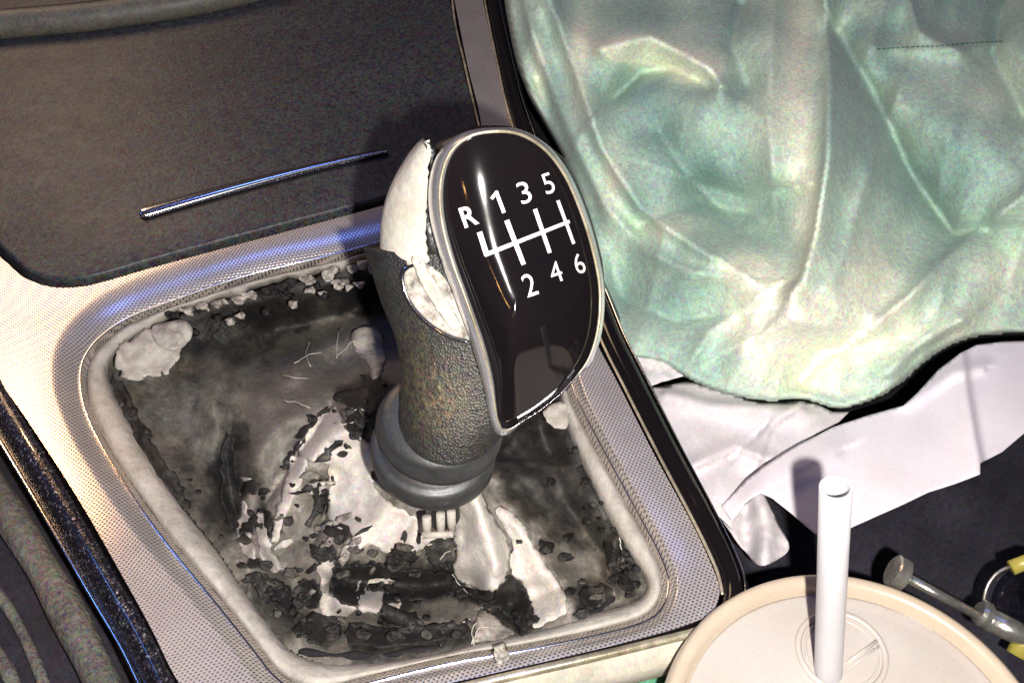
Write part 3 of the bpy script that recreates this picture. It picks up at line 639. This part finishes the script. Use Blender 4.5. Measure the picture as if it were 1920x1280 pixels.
# leather skirt of the grip
SK = [(902,462,220,0.0120,14),(905,490,213,0.0126,18),(908,560,194,0.0128,26),(904,620,165,0.0130,34),(888,680,137,0.0136,44),(868,730,117,0.0144,52),(854,760,105,0.0148,58),(849,774,102,0.0148,60),(846,782,94,0.0140,60)]
skc = cr([tuple(map(float, s)) for s in SK], 6)
rings = []; wear = []
for (x, y, a, b, al) in skc:
    t = (y-470)/310; d = dface0(min(y, 815))+0.0185-0.0085*t
    e = ellipse(x, y, d, PX(a, d), b, RAD(al), 96, p_=2.2-0.2*t)
    rings.append(e)
v_, f_ = loft(rings, True, True, True)
wear = []; v_sk, f_sk = list(v_), list(f_)
for v in v_:
    r_ = v-CAM; dd = r_.dot(FW); x = 960+F*r_.dot(RT)/dd; y = 640-F*r_.dot(UP)/dd
    wear.append(math.exp(-(((x-835)/62)**2+((y-745)/70)**2))*0.95 + 0.25*math.exp(-(((x-770)/40)**2+((y-640)/70)**2)))
skirt = obj('leather_skirt', v_, f_, 'leather', lev, attrs={'wear': wear})
# head of the grip, its cover gone on the near left
XL = [(236,885),(250,850),(270,812),(300,790),(350,765),(400,752),(450,748),(490,752),(540,775),(600,800),(680,840),(760,890),(800,915)]
XR = [(236,955),(250,992),(270,1025),(300,1060),(350,1086),(400,1105),(450,1120),(490,1130),(540,1135),(600,1132),(680,1095),(760,1010),(800,960)]
def lerp_tab(T, y):
    for (a, b), (c, d_) in zip(T, T[1:]):
        if y <= c: k = max(0, (y-a)/(c-a)); return b+(d_-b)*k
    return T[-1][1]
rings = []
for i in range(46):
    y = 237+(798-237)*i/45; xl, xr = lerp_tab(XL, y), lerp_tab(XR, y); d = dface0(y)+0.0175
    endk = math.sqrt(max(0.02, 1-max(0, (262-y)/27)**2)); a = PX((xr-xl)/2, d)
    rings.append(ellipse((xl+xr)/2, y, d, a, 0.0122*endk*min(1, 0.5+(xr-xl)/500), RAD(8), 72, p_=2.3))
obj('grip', *loft(rings, True, True, True), 'black', lev)
# exposed foam on the grip's left cheek
FLt = [(264,797,803),(275,784,808),(300,765,805),(340,742,803),(380,727,801),(420,720,797),(460,718,800),(478,720,803),(486,724,806),(492,734,800)]
rings = []
fc = cr([tuple(map(float, f)) for f in FLt], 5)
for q_, (y, xl, xr) in enumerate(fc):
    d = dface0(y)+0.0125; w = (xr-xl); ring = []
    rg = nz(y, 3, 0.09, 5)*5
    for k in range(25):                                  # from the back of the cheek round to the ring
        t = k/24; ang = math.pi*(0.0+0.5*t)              # 0 back .. 90 deg front
        x = xl + (w+rg*t)*(1-math.cos(ang)) ; dd = d + 0.0100*(1-math.sin(ang)) - 0.0052
        if t < 0.001: dd += 0.004
        ring.append(D(x, y + (6*math.sin(t*3.0) if q_ > len(fc)-4 else 0), dd))
    rings.append(ring)
v_, f_ = loft(rings, False)
bk = []
obj('exposed_foam', v_, f_, 'foam', lev, solid=0.0016, off=0)
# chrome ring round the plate
FC = (975, 520); NF = 160
inl = [(930,249),(975,255),(1020,283),(1056,330),(1085,395),(1106,460),(1120,525),(1122,580),(1114,636),(1093,686),(1054,734),(1010,770),(976,791),(954,802),(939,799),(932,768),(926,712),(908,640),(880,560),(852,480),(834,405),(833,340),(850,288),(884,258)]
outl = [(930,239),(980,245),(1028,274),(1066,322),(1096,388),(1117,455),(1131,523),(1133,582),(1124,641),(1101,695),(1060,745),(1014,782),(978,804),(950,817),(927,810),(917,778),(906,722),(884,645),(856,565),(826,485),(806,405),(806,335),(826,280),(870,248)]
IN = star(cr(inl, 8, True), FC, NF);  OU = star(cr(outl, 8, True), FC, NF)
RF = [math.hypot(x-FC[0], y-FC[1]) for x, y in IN]
RF = [sum(RF[(i+k) % NF] for k in (-1,0,1))/3 for i in range(NF)]
RK = [sm(150, 195, y-FC[1]+ -0.0)*sm(945, 985, x) for x, y in IN]
OU = [(b[0]+(a[0]+(b[0]-a[0])*0.10-b[0])*k, b[1]+(a[1]+(b[1]-a[1])*0.10-b[1])*k) for a, b, k in zip(IN, OU, RK)]
def dface(x, y):
    dx, dy = x-FC[0], y-FC[1]; th = math.atan2(dy, dx) % (2*math.pi); q_ = th/(2*math.pi)*NF; i = int(q_) % NF; fr_ = q_-int(q_)
    R_ = RF[i]*(1-fr_)+RF[(i+1) % NF]*fr_; r = min(1, math.hypot(dx, dy)/R_)
    return dface0(y) - 0.0050*(1-r**2.2) - 0.0088*math.exp(-((y-650)/145)**2)*(1-0.6*r*r) + 0.0058*(x-960)/150 + 0.0030*((x-960)/160.0)**2
rings = []
for t, dz in [(0.0,0.0012),(0.04,-0.0006),(0.22,-0.0016),(0.38,-0.0014),(0.55,-0.0008),(0.75,0.0006),(0.92,0.0024),(1.0,0.0042),(1.03,0.0090)]:
    ring = []
    for a, b in zip(IN, OU):
        w = math.hypot(b[0]-a[0], b[1]-a[1])/26; wz = max(0.32, min(1, w)) if dz > 0 else 1
        x, y = a[0]+(b[0]-a[0])*t, a[1]+(b[1]-a[1])*t
        ring.append(D(x, y, dface(*a)+dz*wz))
    rings.append(ring)
obj('chrome_ring', *loft(rings), 'ringchrome', lev)
# warm hairline bead on the ring's crown, worn away round the chin
st_ = next(i for i in range(NF) if RK[i] > 0.5 and RK[i-1] <= 0.5); seq = [(st_-k) % NF for k in range(0, NF-sum(1 for k in RK if k > 0.5)+2)]
obj('ring_bead', *tube([D(IN[i][0]+(OU[i][0]-IN[i][0])*0.26, IN[i][1]+(OU[i][1]-IN[i][1])*0.26, dface(*IN[i])-0.0017) for i in seq], lambda t: 0.00042*(1-0.6*sm(0.85,1,t))*(0.5+0.5*sm(0,0.08,t)), 8, False), 'wornchrome', lev)
ch = cr([(1070,714),(1060,726),(1030,748),(1010,768),(965,800),(938,815)], 8)
obj('chin', *loft([[D(x-26, y-16, dface0(y)+0.0015) for x, y in ch], [D(x, y, dface0(y)+0.0005) for x, y in ch], [D(x+3, y+4, dface0(y)+0.0040) for x, y in ch], [D(x-14, y, dface0(y)+0.0110) for x, y in ch]], False), 'black', lev)
0 and obj('chin_line', *tube([D(x, y, dface0(y)+0.0005) for x, y in cr([(936,808),(964,802),(1000,780),(1030,758)], 8)], 0.0004, 8), 'ringchrome', lev)
# glossy plate
rings = []
for k in range(0, 30):
    r = 1.0-k/30; rings.append([D(FC[0]+(x-FC[0])*r, FC[1]+(y-FC[1])*r, dface(FC[0]+(x-FC[0])*r, FC[1]+(y-FC[1])*r)) for x, y in IN])
pc = [D(x, y, dface(x, y)) for x, y in ((865,345),(873,345),(865,353))]
nn = (pc[1]-pc[0]).cross(pc[2]-pc[0]).normalized(); nn = -nn if nn.dot(FW) > 0 else nn; vv = (pc[0]-CAM).normalized()
lamp('plate_glint_lamp', 'POINT', pc[0]+(vv-2*vv.dot(nn)*nn)*0.5, 0.22, (1.0,0.5,0.15), 0.007)  # added unseen lamp, only for a warm glint on the plate
# smoothed depth keeps the plate's reflection clean
v_, f_ = loft(rings, True, False, True)
plate = obj('face_plate', v_, f_, 'gloss', lev)
# gear pattern: lines
def strip(x0, y0, x1, y1, w0, w1, n=14):
    L = math.hypot(x1-x0, y1-y0); nx, ny = -(y1-y0)/L, (x1-x0)/L; rows = []
    for k in range(n+1):
        t = k/n; x, y = x0+(x1-x0)*t, y0+(y1-y0)*t; w = (w0+(w1-w0)*t)/2
        rows.append([(x-nx*w, y-ny*w), (x, y), (x+nx*w, y+ny*w)])
    return loft([[D(a, b, dface(a, b)-0.00035) for a, b in r] for r in rows], False)
sp_ = join(strip(899,435,913,479,10,10), strip(909,478,1068,415,8,6.5), strip(950,413,982,496,9.5,8.5), strip(1003,392,1031,474,8,7.5), strip(1046,376,1076,457,6.5,6))
# stagger heights a hair where the strokes cross
V2 = []; 
for i, v in enumerate(sp_[0]): V2.append(v + (CAM-v).normalized()*0.00004*(i//45))
obj('shift_lines', V2, sp_[1], 'white', plate)
def glyph(ch, cx_, cy_, h, w, bold, upv=(-0.33,-0.944), rtv=(0.945,-0.32)):
    c = bpy.data.curves.new('t', 'FONT'); c.body = ch; c.size = 1; c.align_x = 'CENTER'; c.offset = bold; c.resolution_u = 6
    to = bpy.data.objects.new('t', c); COL.objects.link(to); dg = bpy.context.evaluated_depsgraph_get(); dg.update()
    me_ = bpy.data.meshes.new_from_object(to.evaluated_get(dg)); 
    b_ = bmesh.new(); b_.from_mesh(me_); bmesh.ops.triangulate(b_, faces=b_.faces); bmesh.ops.subdivide_edges(b_, edges=[e for e in b_.edges if e.calc_length() > 0.25], cuts=2); 
    vs = [v.co.copy() for v in b_.verts]; fs = [tuple(v.index for v in f.verts) for f in b_.faces]; b_.free()
    x0, x1 = min(v.x for v in vs), max(v.x for v in vs); y0, y1 = min(v.y for v in vs), max(v.y for v in vs)
    out = []
    for v in vs:
        u, t = ((v.x-(x0+x1)/2)/(x1-x0))*w, ((v.y-(y0+y1)/2)/(y1-y0))*h
        x, y = cx_+rtv[0]*u+upv[0]*t, cy_+rtv[1]*u+upv[1]*t; out.append(D(x, y, dface(x, y)-0.00035))
    bpy.data.objects.remove(to); bpy.data.curves.remove(c); bpy.data.meshes.remove(me_)
    o = obj('gear_number' if ch.isdigit() else 'reverse_letter', out, fs, 'white', plate, smooth=False); return o
glyph('R', 879, 405, 39, 29, 0.022); glyph('3', 983, 361, 41, 22, 0.0); glyph('5', 1028, 344, 39, 19, 0.0)
glyph('2', 993, 534, 43, 23, 0.0); glyph('4', 1042, 510, 39, 22, 0.0); glyph('6', 1086, 494, 38, 18, 0.0)
one = join(strip(945,399,930,359,7,7), strip(932.5,358.5,921.5,373,6,6))
obj('gear_number', [v + (CAM-v).normalized()*0.00004*(i//45) for i, v in enumerate(one[0])], one[1], 'white', plate)
# torn insert on the side of the grip
from mathutils.bvhtree import BVHTree
BV = BVHTree.FromPolygons([tuple(v) for v in v_sk], [tuple(f) for f in f_sk])
def insd(x, y):                                          # just in front of the skirt surface
    r_ = ray(x, y); h = BV.ray_cast(CAM, r_.normalized())
    return (h[3]/r_.length if h[0] is not None else dface0(y)+0.009) - 0.0006
INS = cr([(757,508),(775,494),(806,498),(838,528),(862,580),(880,628),(874,638),(846,630),(806,608),(776,576),(760,540)], 5, True)
v2, f2 = sheet2d(INS, 5)
obj('side_insert', [D(x, y, insd(x, y)+nz(x, y, 0.07, 3)*0.0006) for x, y in v2], f2, 'tornwhite', lev, solid=0.002)
obj('insert_rim', *tube([D(x, y, insd(x, y)-0.0006) for x, y in cr([(790,494),(766,500),(755,516),(760,548),(778,580),(808,610),(846,632),(876,640)], 8)], 0.0007, 8), 'chrome', lev)
sh = cr([(772,482),(792,488),(803,510),(826,545),(850,585),(862,612),(852,620),(832,600),(806,560),(788,530),(778,505)], 4, True); v2, f2 = sheet2d(sh, 5)
obj('peeled_strip', [D(x, y, insd(x, y)-0.0014+nz(x, y, 0.05, 8)*0.0008) for x, y in v2], f2, 'foam', lev, solid=0.0008)
cl_ = cr([(796,270),(806,300),(803,360),(800,420),(806,462),(818,478),(828,500),(846,520),(838,480),(824,440),(812,400),(806,350),(812,300),(808,272)], 4, True); v2, f2 = sheet2d(cl_, 5)
obj('clear_edge', [D(x, y, dface0(y)+0.0068+nz(x, y, 0.1, 8)*0.0006) for x, y in v2], f2, 'rubber', lev, solid=0.002)

# ---------------------------------------------------------------- green bag on the passenger seat
bag = thing('cloth_bag', 'crumpled pale green nylon bag lying on the passenger seat', 'bag', P(1500, 500, -0.05))
BO = [(938,-60),(948,20),(966,110),(990,180),(1020,235),(1060,310),(1100,420),(1128,560),(1146,620),(1172,668),(1240,684),(1290,714),(1370,744),(1440,756),(1500,752),(1560,768),(1592,768),(1650,748),(1694,720),(1756,668),(1828,636),(1930,628),(2120,622),(2200,400),(2200,-60)]
BOc = cr(BO[1:-3], 4) + BO[-3:] + [BO[0]]
BF = [([(1010,-60),(1085,150),(1130,280),(1200,390),(1270,440),(1335,482)], 18, 40, 0.011), ([(960,-60),(1020,120),(1070,260),(1130,380),(1210,470),(1300,512),(1390,520)], 40, 26, 0.009),
      ([(1545,-60),(1556,150),(1552,300),(1532,430),(1508,520),(1484,552)], 18, 60, 0.016), ([(1460,-60),(1440,200),(1450,330)], 50, 40, 0.010),
      ([(1320,345),(1400,372),(1470,356)], 40, 18, -0.007), ([(1150,185),(1200,138),(1260,128),(1330,160)], 14, 40, -0.012), ([(1130,90),(1220,70),(1330,130),(1350,160)], 30, 26, 0.010),
      ([(1200,420),(1300,380),(1420,400),(1480,460)], 50, 50, -0.010), ([(1570,60),(1650,200),(1710,330),(1790,440),(1850,430)], 46, 34, -0.020), ([(1640,88),(1760,96),(1880,80)], 6, 14, 0.003),
      ([(1930,360),(1840,430),(1770,490),(1700,560),(1650,600)], 18, 60, 0.012), ([(1400,640),(1480,600),(1550,610)], 40, 60, 0.010), ([(1500,715),(1540,660),(1620,650)], 14, 24, -0.005),
      ([(1240,250),(1290,330),(1380,420)], 26, 46, -0.008), ([(1880,-20),(1860,100),(1920,220)], 24, 36, -0.012), ([(1700,-20),(1720,60),(1800,100)], 24, 18, 0.008), ([(1670,700),(1720,650),(1800,600)], 14, 34, 0.008),
      ([(1005,150),(1050,300),(1100,420),(1140,560)], 9, 16, -0.008), ([(1170,560),(1260,600),(1380,590)], 26, 50, -0.008), ([(1290,690),(1330,620),(1420,560)], 12, 40, 0.007), ([(1390,10),(1370,80),(1400,160)], 16, 30, -0.008)]
BB = [(min(p_[0] for p_ in l_)-4.5*max(a, b, 15), max(p_[0] for p_ in l_)+4.5*max(a, b, 15), min(p_[1] for p_ in l_)-4.5*max(a, b, 15), max(p_[1] for p_ in l_)+4.5*max(a, b, 15)) for l_, a, b, h in BF]
def bagz(x, y):
    e, _ = edist(x, y, BOc); e = min(e, 300)
    z = -0.022 + 0.022*math.sqrt(min(1, e/11)) + 0.026*sm(0, 280, e) + 0.030*sm(500, -50, y)
    for (ln, a, b, h), (x0_, x1_, y0_, y1_) in zip(BF, BB):
        if x0_ < x < x1_ and y0_ < y < y1_: z += crest(x, y, ln, max(a, 15), max(b, 15), h)*min(1, e/40)
    w = min(1, e/30); z += w*(nz(x, y, 0.005, 51, 2)*0.008 + nz(x, y, 0.012, 52, 2)*0.0010 - abs(nz(x*1.2+y*0.35, y*0.22, 0.0055, 55, 2))*0.009)
    return z
LIGHT_TINT = [(1180,92,62,24,.75),(1300,130,55,24,.7),(1240,95,90,34,.25),(1490,100,40,200,.40),(1515,380,30,110,.45),(1430,590,75,60,.75),(1560,630,110,60,.45),(1395,505,50,30,.45),(1085,110,24,110,.40),(1150,330,26,110,.35),(1240,430,50,26,.35),(1640,520,70,110,.35),(1500,710,110,30,.25),(1145,625,18,50,.5),(1010,120,14,120,.3),(1860,160,60,60,.22),(1730,430,40,70,.1),(1880,520,60,60,.2),(1770,610,90,40,.2),(1440,250,40,60,.2),  # overexposed cream and shaded teal areas painted into the bag's colour
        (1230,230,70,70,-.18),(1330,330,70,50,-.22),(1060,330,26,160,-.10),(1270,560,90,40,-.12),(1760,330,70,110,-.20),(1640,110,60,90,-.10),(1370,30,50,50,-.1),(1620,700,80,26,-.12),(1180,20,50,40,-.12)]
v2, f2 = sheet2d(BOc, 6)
light_tint = [max(0, min(1, 0.33+0.10*sm(300, 650, y)*sm(1300, 1600, x)+sum(k*math.exp(-((x-a)/b)**2-((y-c)/d_)**2) for a, c, b, d_, k in LIGHT_TINT))) for x, y in v2]
obj('bag_shell', [P(x, y, bagz(x, y)) for x, y in v2], f2, 'bag', bag, attrs={'light_tint': light_tint}, solid=0.0007)
stp = []
for k in range(26):
    x = 1645+k*9.2; y = 93-6*math.sin(k/26*3.1)+(-0.12*(x-1760) if x > 1760 else 0)
    stp.append(tube([P(x, y, bagz(x, y)+0.0012), P(x+5, y-0.5, bagz(x+5, y-0.5)+0.0012)], 0.00025, 5))
a = join(*stp); obj('seam_stitching', a[0], a[1], 'greentrim', bag)

# ---------------------------------------------------------------- passenger seat
seat_o = [(900,-200),(2300,-200),(2300,1500),(1150,1500),(1300,1260),(1420,1140),(1290,880),(1180,640),(1040,330)]
v2, f2 = sheet2d(seat_o, 40)
st = thing('passenger_seat', 'dark blue-black cloth passenger seat behind the papers and cup', 'seat', P(1600, 900, -0.09))
obj('seat_cushion', [P(x, y, -0.055+0.012*nz(x, y, 0.004, 3)) for x, y in v2], f2, 'seat', st, solid=0.05)

# ---------------------------------------------------------------- papers
def paper(name, label, cat, out, zf, m, step=9, th=0.0004, group=None):
    v2, f2 = sheet2d(out, step); V = [P(x, y, zf(x, y)) for x, y in v2]
    o = obj(name, V, f2, m, None, solid=th, loc=P(out[0][0], out[0][1], -0.03)); o['label'] = label; o['category'] = cat
    if group: o['group'] = group
    return o
lng = [(1352,948),(1400,898),(1440,868),(1500,832),(1562,800),(1628,778),(1694,760),(1720,736),(1760,692),(1800,662),(1832,646),(1880,640),(1940,638),(2060,650),(2060,740),(1960,790),(1920,812),(1880,846),(1838,868),(1838,888),(1790,906),(1740,922),(1690,946),(1640,968),(1600,986),(1560,1008),(1530,1000),(1480,958),(1450,935),(1426,924),(1400,944),(1372,976)]
def zl(x, y):
    z = -0.004 + 0.010*sm(1550, 1830, x) - 0.006*sm(1450, 1350, x)
    d, s = edist(x, y, [(1800,640),(1812,740),(1826,820),(1840,890)], False)
    z += 0.003*math.exp(-(d/(34 if s > 0 else 9))**2) - 0.003*math.exp(-((x-1600)/60)**2)
    z += nz(x, y, 0.006, 61, 2)*0.0016 + fold(x, y, [(1700,760),(1790,700),(1840,690)], 10, 18, 0.002) + fold(x, y, [(1426,924),(1490,880),(1560,850)], 20, 40, 0.003)
    return z
paper('tissue', 'long folded white tissue behind the straw with a crease near its right end', 'tissue', lng, zl, 'paper', 5)
cr1 = [(1212,728),(1290,714),(1360,734),(1422,752),(1500,750),(1530,756),(1562,772),(1592,772),(1574,790),(1530,808),(1500,826),(1440,862),(1400,900),(1352,950),(1326,1000),(1400,1040),(1340,1000),(1300,900),(1262,820),(1236,780)]
cr1 = [(1212,728),(1290,714),(1360,734),(1422,752),(1500,750),(1530,756),(1562,772),(1592,772),(1574,790),(1530,812),(1500,840),(1440,880),(1400,920),(1372,990),(1340,960),(1300,900),(1262,820),(1236,780)]
def z2(x, y): return -0.012+0.0025*nz(x, y, 0.010, 71, 2)+fold(x, y, [(1250,740),(1330,760),(1500,770)], 20, 12, 0.004)+fold(x, y, [(1420,870),(1445,800),(1500,760)], 5, 16, 0.003)+fold(x, y, [(1290,880),(1380,840),(1440,862)], 6, 20, 0.004)+fold(x, y, [(1370,860),(1440,790)], 4, 6, -0.003)
paper('crumpled_paper', 'crumpled creased white paper between the console and the long tissue', 'paper', cr1, z2, 'paper2', 7)
paper('paper_scrap', 'small white paper scrap tucked under the green bag beside the console rail', 'paper', [(1150,640),(1172,662),(1244,676),(1282,704),(1240,716),(1208,728),(1180,700)], lambda x, y: -0.006+0.002*nz(x, y, 0.03, 3), 'paper2', 6)
paper('tissue_end', 'short wrinkled white tissue end drooping below the left tip of the long tissue', 'tissue', cr([(1330,900),(1380,910),(1424,915),(1444,945),(1462,985),(1480,1024),(1462,1046),(1425,1060),(1398,1034),(1365,990),(1340,950)], 4, True), lambda x, y: -0.022+fold(x, y, [(1424,930),(1440,990),(1435,1050)], 24, 20, 0.005)+fold(x, y, [(1395,960),(1400,1040)], 12, 18, -0.003)+0.001*nz(x, y, 0.03, 3), 'paper2', 5)
o = paper('cloth_scrap', 'scrap of dark green cloth below the console corner beside the cup', 'cloth', cr([(1150,1260),(1220,1225),(1290,1200),(1330,1190),(1380,1200),(1360,1300),(1300,1360),(1180,1340)], 4, True), lambda x, y: -0.030+0.010*nz(x, y, 0.02, 3), 'greentrim', 8)

# ---------------------------------------------------------------- cup and straw
ZC = 0.0060; CP = P(1612, 1400, ZC); RC = 0.0500
cup = thing('drink_cup', 'cream plastic takeaway cup with a flat round lid beside the console', 'cup', Vector((CP.x, CP.y, ZC-0.12)))
def lathe(c, prof, n=128): return loft([[c+Vector((math.cos(2*math.pi*k/n)*r, math.sin(2*math.pi*k/n)*r, z)) for k in range(n)] for r, z in prof], True, True, True)
obj('cup_body', *lathe(CP, [(0.030,-0.12),(0.0325,-0.117),(0.0470,-0.006),(0.0475,-0.004)]), 'cupbody', cup)
lidc = obj('lid', *lathe(CP, [(0.0482,-0.0085),(RC,-0.0080),(RC+0.0003,-0.0050),(RC,-0.0025),(RC-0.0008,-0.0006),(RC-0.0020,0),(RC-0.0034,-0.0004),(RC-0.0044,-0.0014),(RC-0.0050,-0.0034),(RC-0.0056,-0.0044)]), 'cuplid', cup)
obj('lid_panel', *lathe(CP, [(RC-0.0055,-0.0050),(RC-0.0056,-0.0036),(RC-0.0066,-0.0033),(RC-0.0080,-0.0036),(RC-0.0094,-0.0034),(0.030,-0.0032),(0.010,-0.0032),(0.001,-0.0032)]), 'cuppanel', lidc)
zl_ = ZC-0.0032; EC = P(1578, 1222, zl_); re_ = 0.0116
ringp = [EC+Vector((math.cos(t_/60*6.2832)*re_, math.sin(t_/60*6.2832)*re_, 0.0001)) for t_ in range(61)]
obj('embossed_ring', *tube(ringp, 0.0009, 8, False), 'cuppanel', lidc)
ringp = [EC+Vector((math.cos(t_/60*6.2832)*(re_-0.0019), math.sin(t_/60*6.2832)*(re_-0.0019), 0.0000)) for t_ in range(61)]
obj('embossed_ring', *tube(ringp, 0.00035, 8, False), 'cuppanel', lidc)
obj('embossed_bar', *tube([P(1588,1242,zl_), P(1646,1200,zl_)], 0.0006, 8), 'cuppanel', lidc)
obj('embossed_bar', *tube([P(1594,1250,zl_), P(1652,1208,zl_)], 0.0004, 8), 'cuppanel', lidc)
straw = thing('drinking_straw', 'white drinking straw standing in the lid of the cream cup', 'straw', P(1553, 1258, zl_))
b0, t0 = P(1553, 1258, zl_), D(1567, 912, 0.2290)
ax = (t0-b0).normalized(); e1 = ax.cross(FW).normalized(); e2 = ax.cross(e1); rs = 0.00365
def sring(p_, r): return [p_+(e1*math.cos(2*math.pi*k/48)+e2*math.sin(2*math.pi*k/48))*r for k in range(48)]
obj('straw_tube', *loft([sring(b0-ax*0.02, rs), sring(b0, rs), sring(b0.lerp(t0, 0.5), rs), sring(t0-ax*0.0001, rs), sring(t0, rs-0.0001), sring(t0, rs-0.0005), sring(t0-ax*0.0006, rs-0.0006), sring(t0-ax*0.05, rs-0.0006)]), 'straw', straw)

# ---------------------------------------------------------------- metal tool at the right edge
tl = thing('hand_tool', 'steel rod with a flat disc head and yellow-edged glass end, behind the cup', 'tool', P(1780, 1120, -0.05))
def T(x, y, d=0.296): return D(x, y, d)
axd = (T(1850,1162)-T(1690,1078)).normalized()
hc = T(1690, 1077)
obj('disc_head', *tube([hc-axd*0.0030, hc-axd*0.0026, hc+axd*0.0006, hc+axd*0.0010], lambda t: 0.0050 if 0.2 < t < 0.9 else 0.0044, 32), 'steel', tl, smooth=False)
obj('rod', *tube([T(1694,1079), T(1838,1156)], 0.0015, 16), 'steel', tl)
obj('rod_collar', *tube([T(1834,1146), T(1840,1149), T(1850,1154), T(1854,1156)], lambda t: 0.0040 if 0.2 < t < 0.8 else 0.0032, 28), 'steel', tl, smooth=False)
obj('thick_rod', *tube([T(1850,1158), T(1960,1212)], 0.0034, 24), 'steel', tl)
gc = T(1905, 1130, 0.300)
gv_ = []
for lat in range(13):
    a_ = math.pi*lat/12; gv_.append([gc + (RT*math.cos(2*math.pi*k/40)*math.sin(a_) + UP*1.15*math.sin(2*math.pi*k/40)*math.sin(a_) + (-FW)*0.5*math.cos(a_))*0.0092 for k in range(40)])
obj('glass_end', *loft(gv_), 'glass', tl)
yr = [gc + (RT*math.cos(2*math.pi*k/60)+UP*1.15*math.sin(2*math.pi*k/60))*0.0094 for k in range(61)]
obj('glass_rim', *tube(yr, 0.0005, 8, False), 'steel', tl)
obj('yellow_edge', *tube([T(1896,1064), T(1930,1050), T(1990,1060)], 0.0022, 12), 'yellow', tl)
obj('yellow_edge', *tube([T(1905,1228), T(1920,1200), T(1960,1190)], 0.0030, 12), 'yellow', tl)

# ---------------------------------------------------------------- driver seat bolster
ds = thing('driver_seat', 'grey textured edge of the driver seat beside the left console trim', 'seat', P(60, 1150, -0.09))
so = [(-300,640),(-120,640),(-60,720),(0,835),(90,985),(180,1140),(255,1300),(300,1420),(-300,1420)]
v2, f2 = sheet2d(so, 8)
obj('seat_base', [P(x, y, -0.036 + 0.0015*nz(x, y, 0.01, 81, 2)) for x, y in v2], f2, 'seat', ds, solid=0.01)
def roll(name, line, z, r_, m):
    c_ = cr(line, 10); obj(name, *tube([P(x, y, z)+Vector((0,0,nz(x, y, 0.02, 5)*0.0008)) for x, y in c_], lambda t: r_*(1+0.06*math.sin(t*23)), 20), m, ds)
roll('seat_bolster', [(-170,640),(-48,860),(46,1010),(122,1140),(196,1290),(250,1420)], -0.027, 0.0052, 'bolster')
roll('piping', [(-140,940),(-20,1090),(44,1190),(100,1330),(130,1420)], -0.032, 0.0017, 'bolster')
roll('piping', [(-120,1110),(-20,1210),(20,1270),(50,1360)], -0.032, 0.0022, 'bolster')
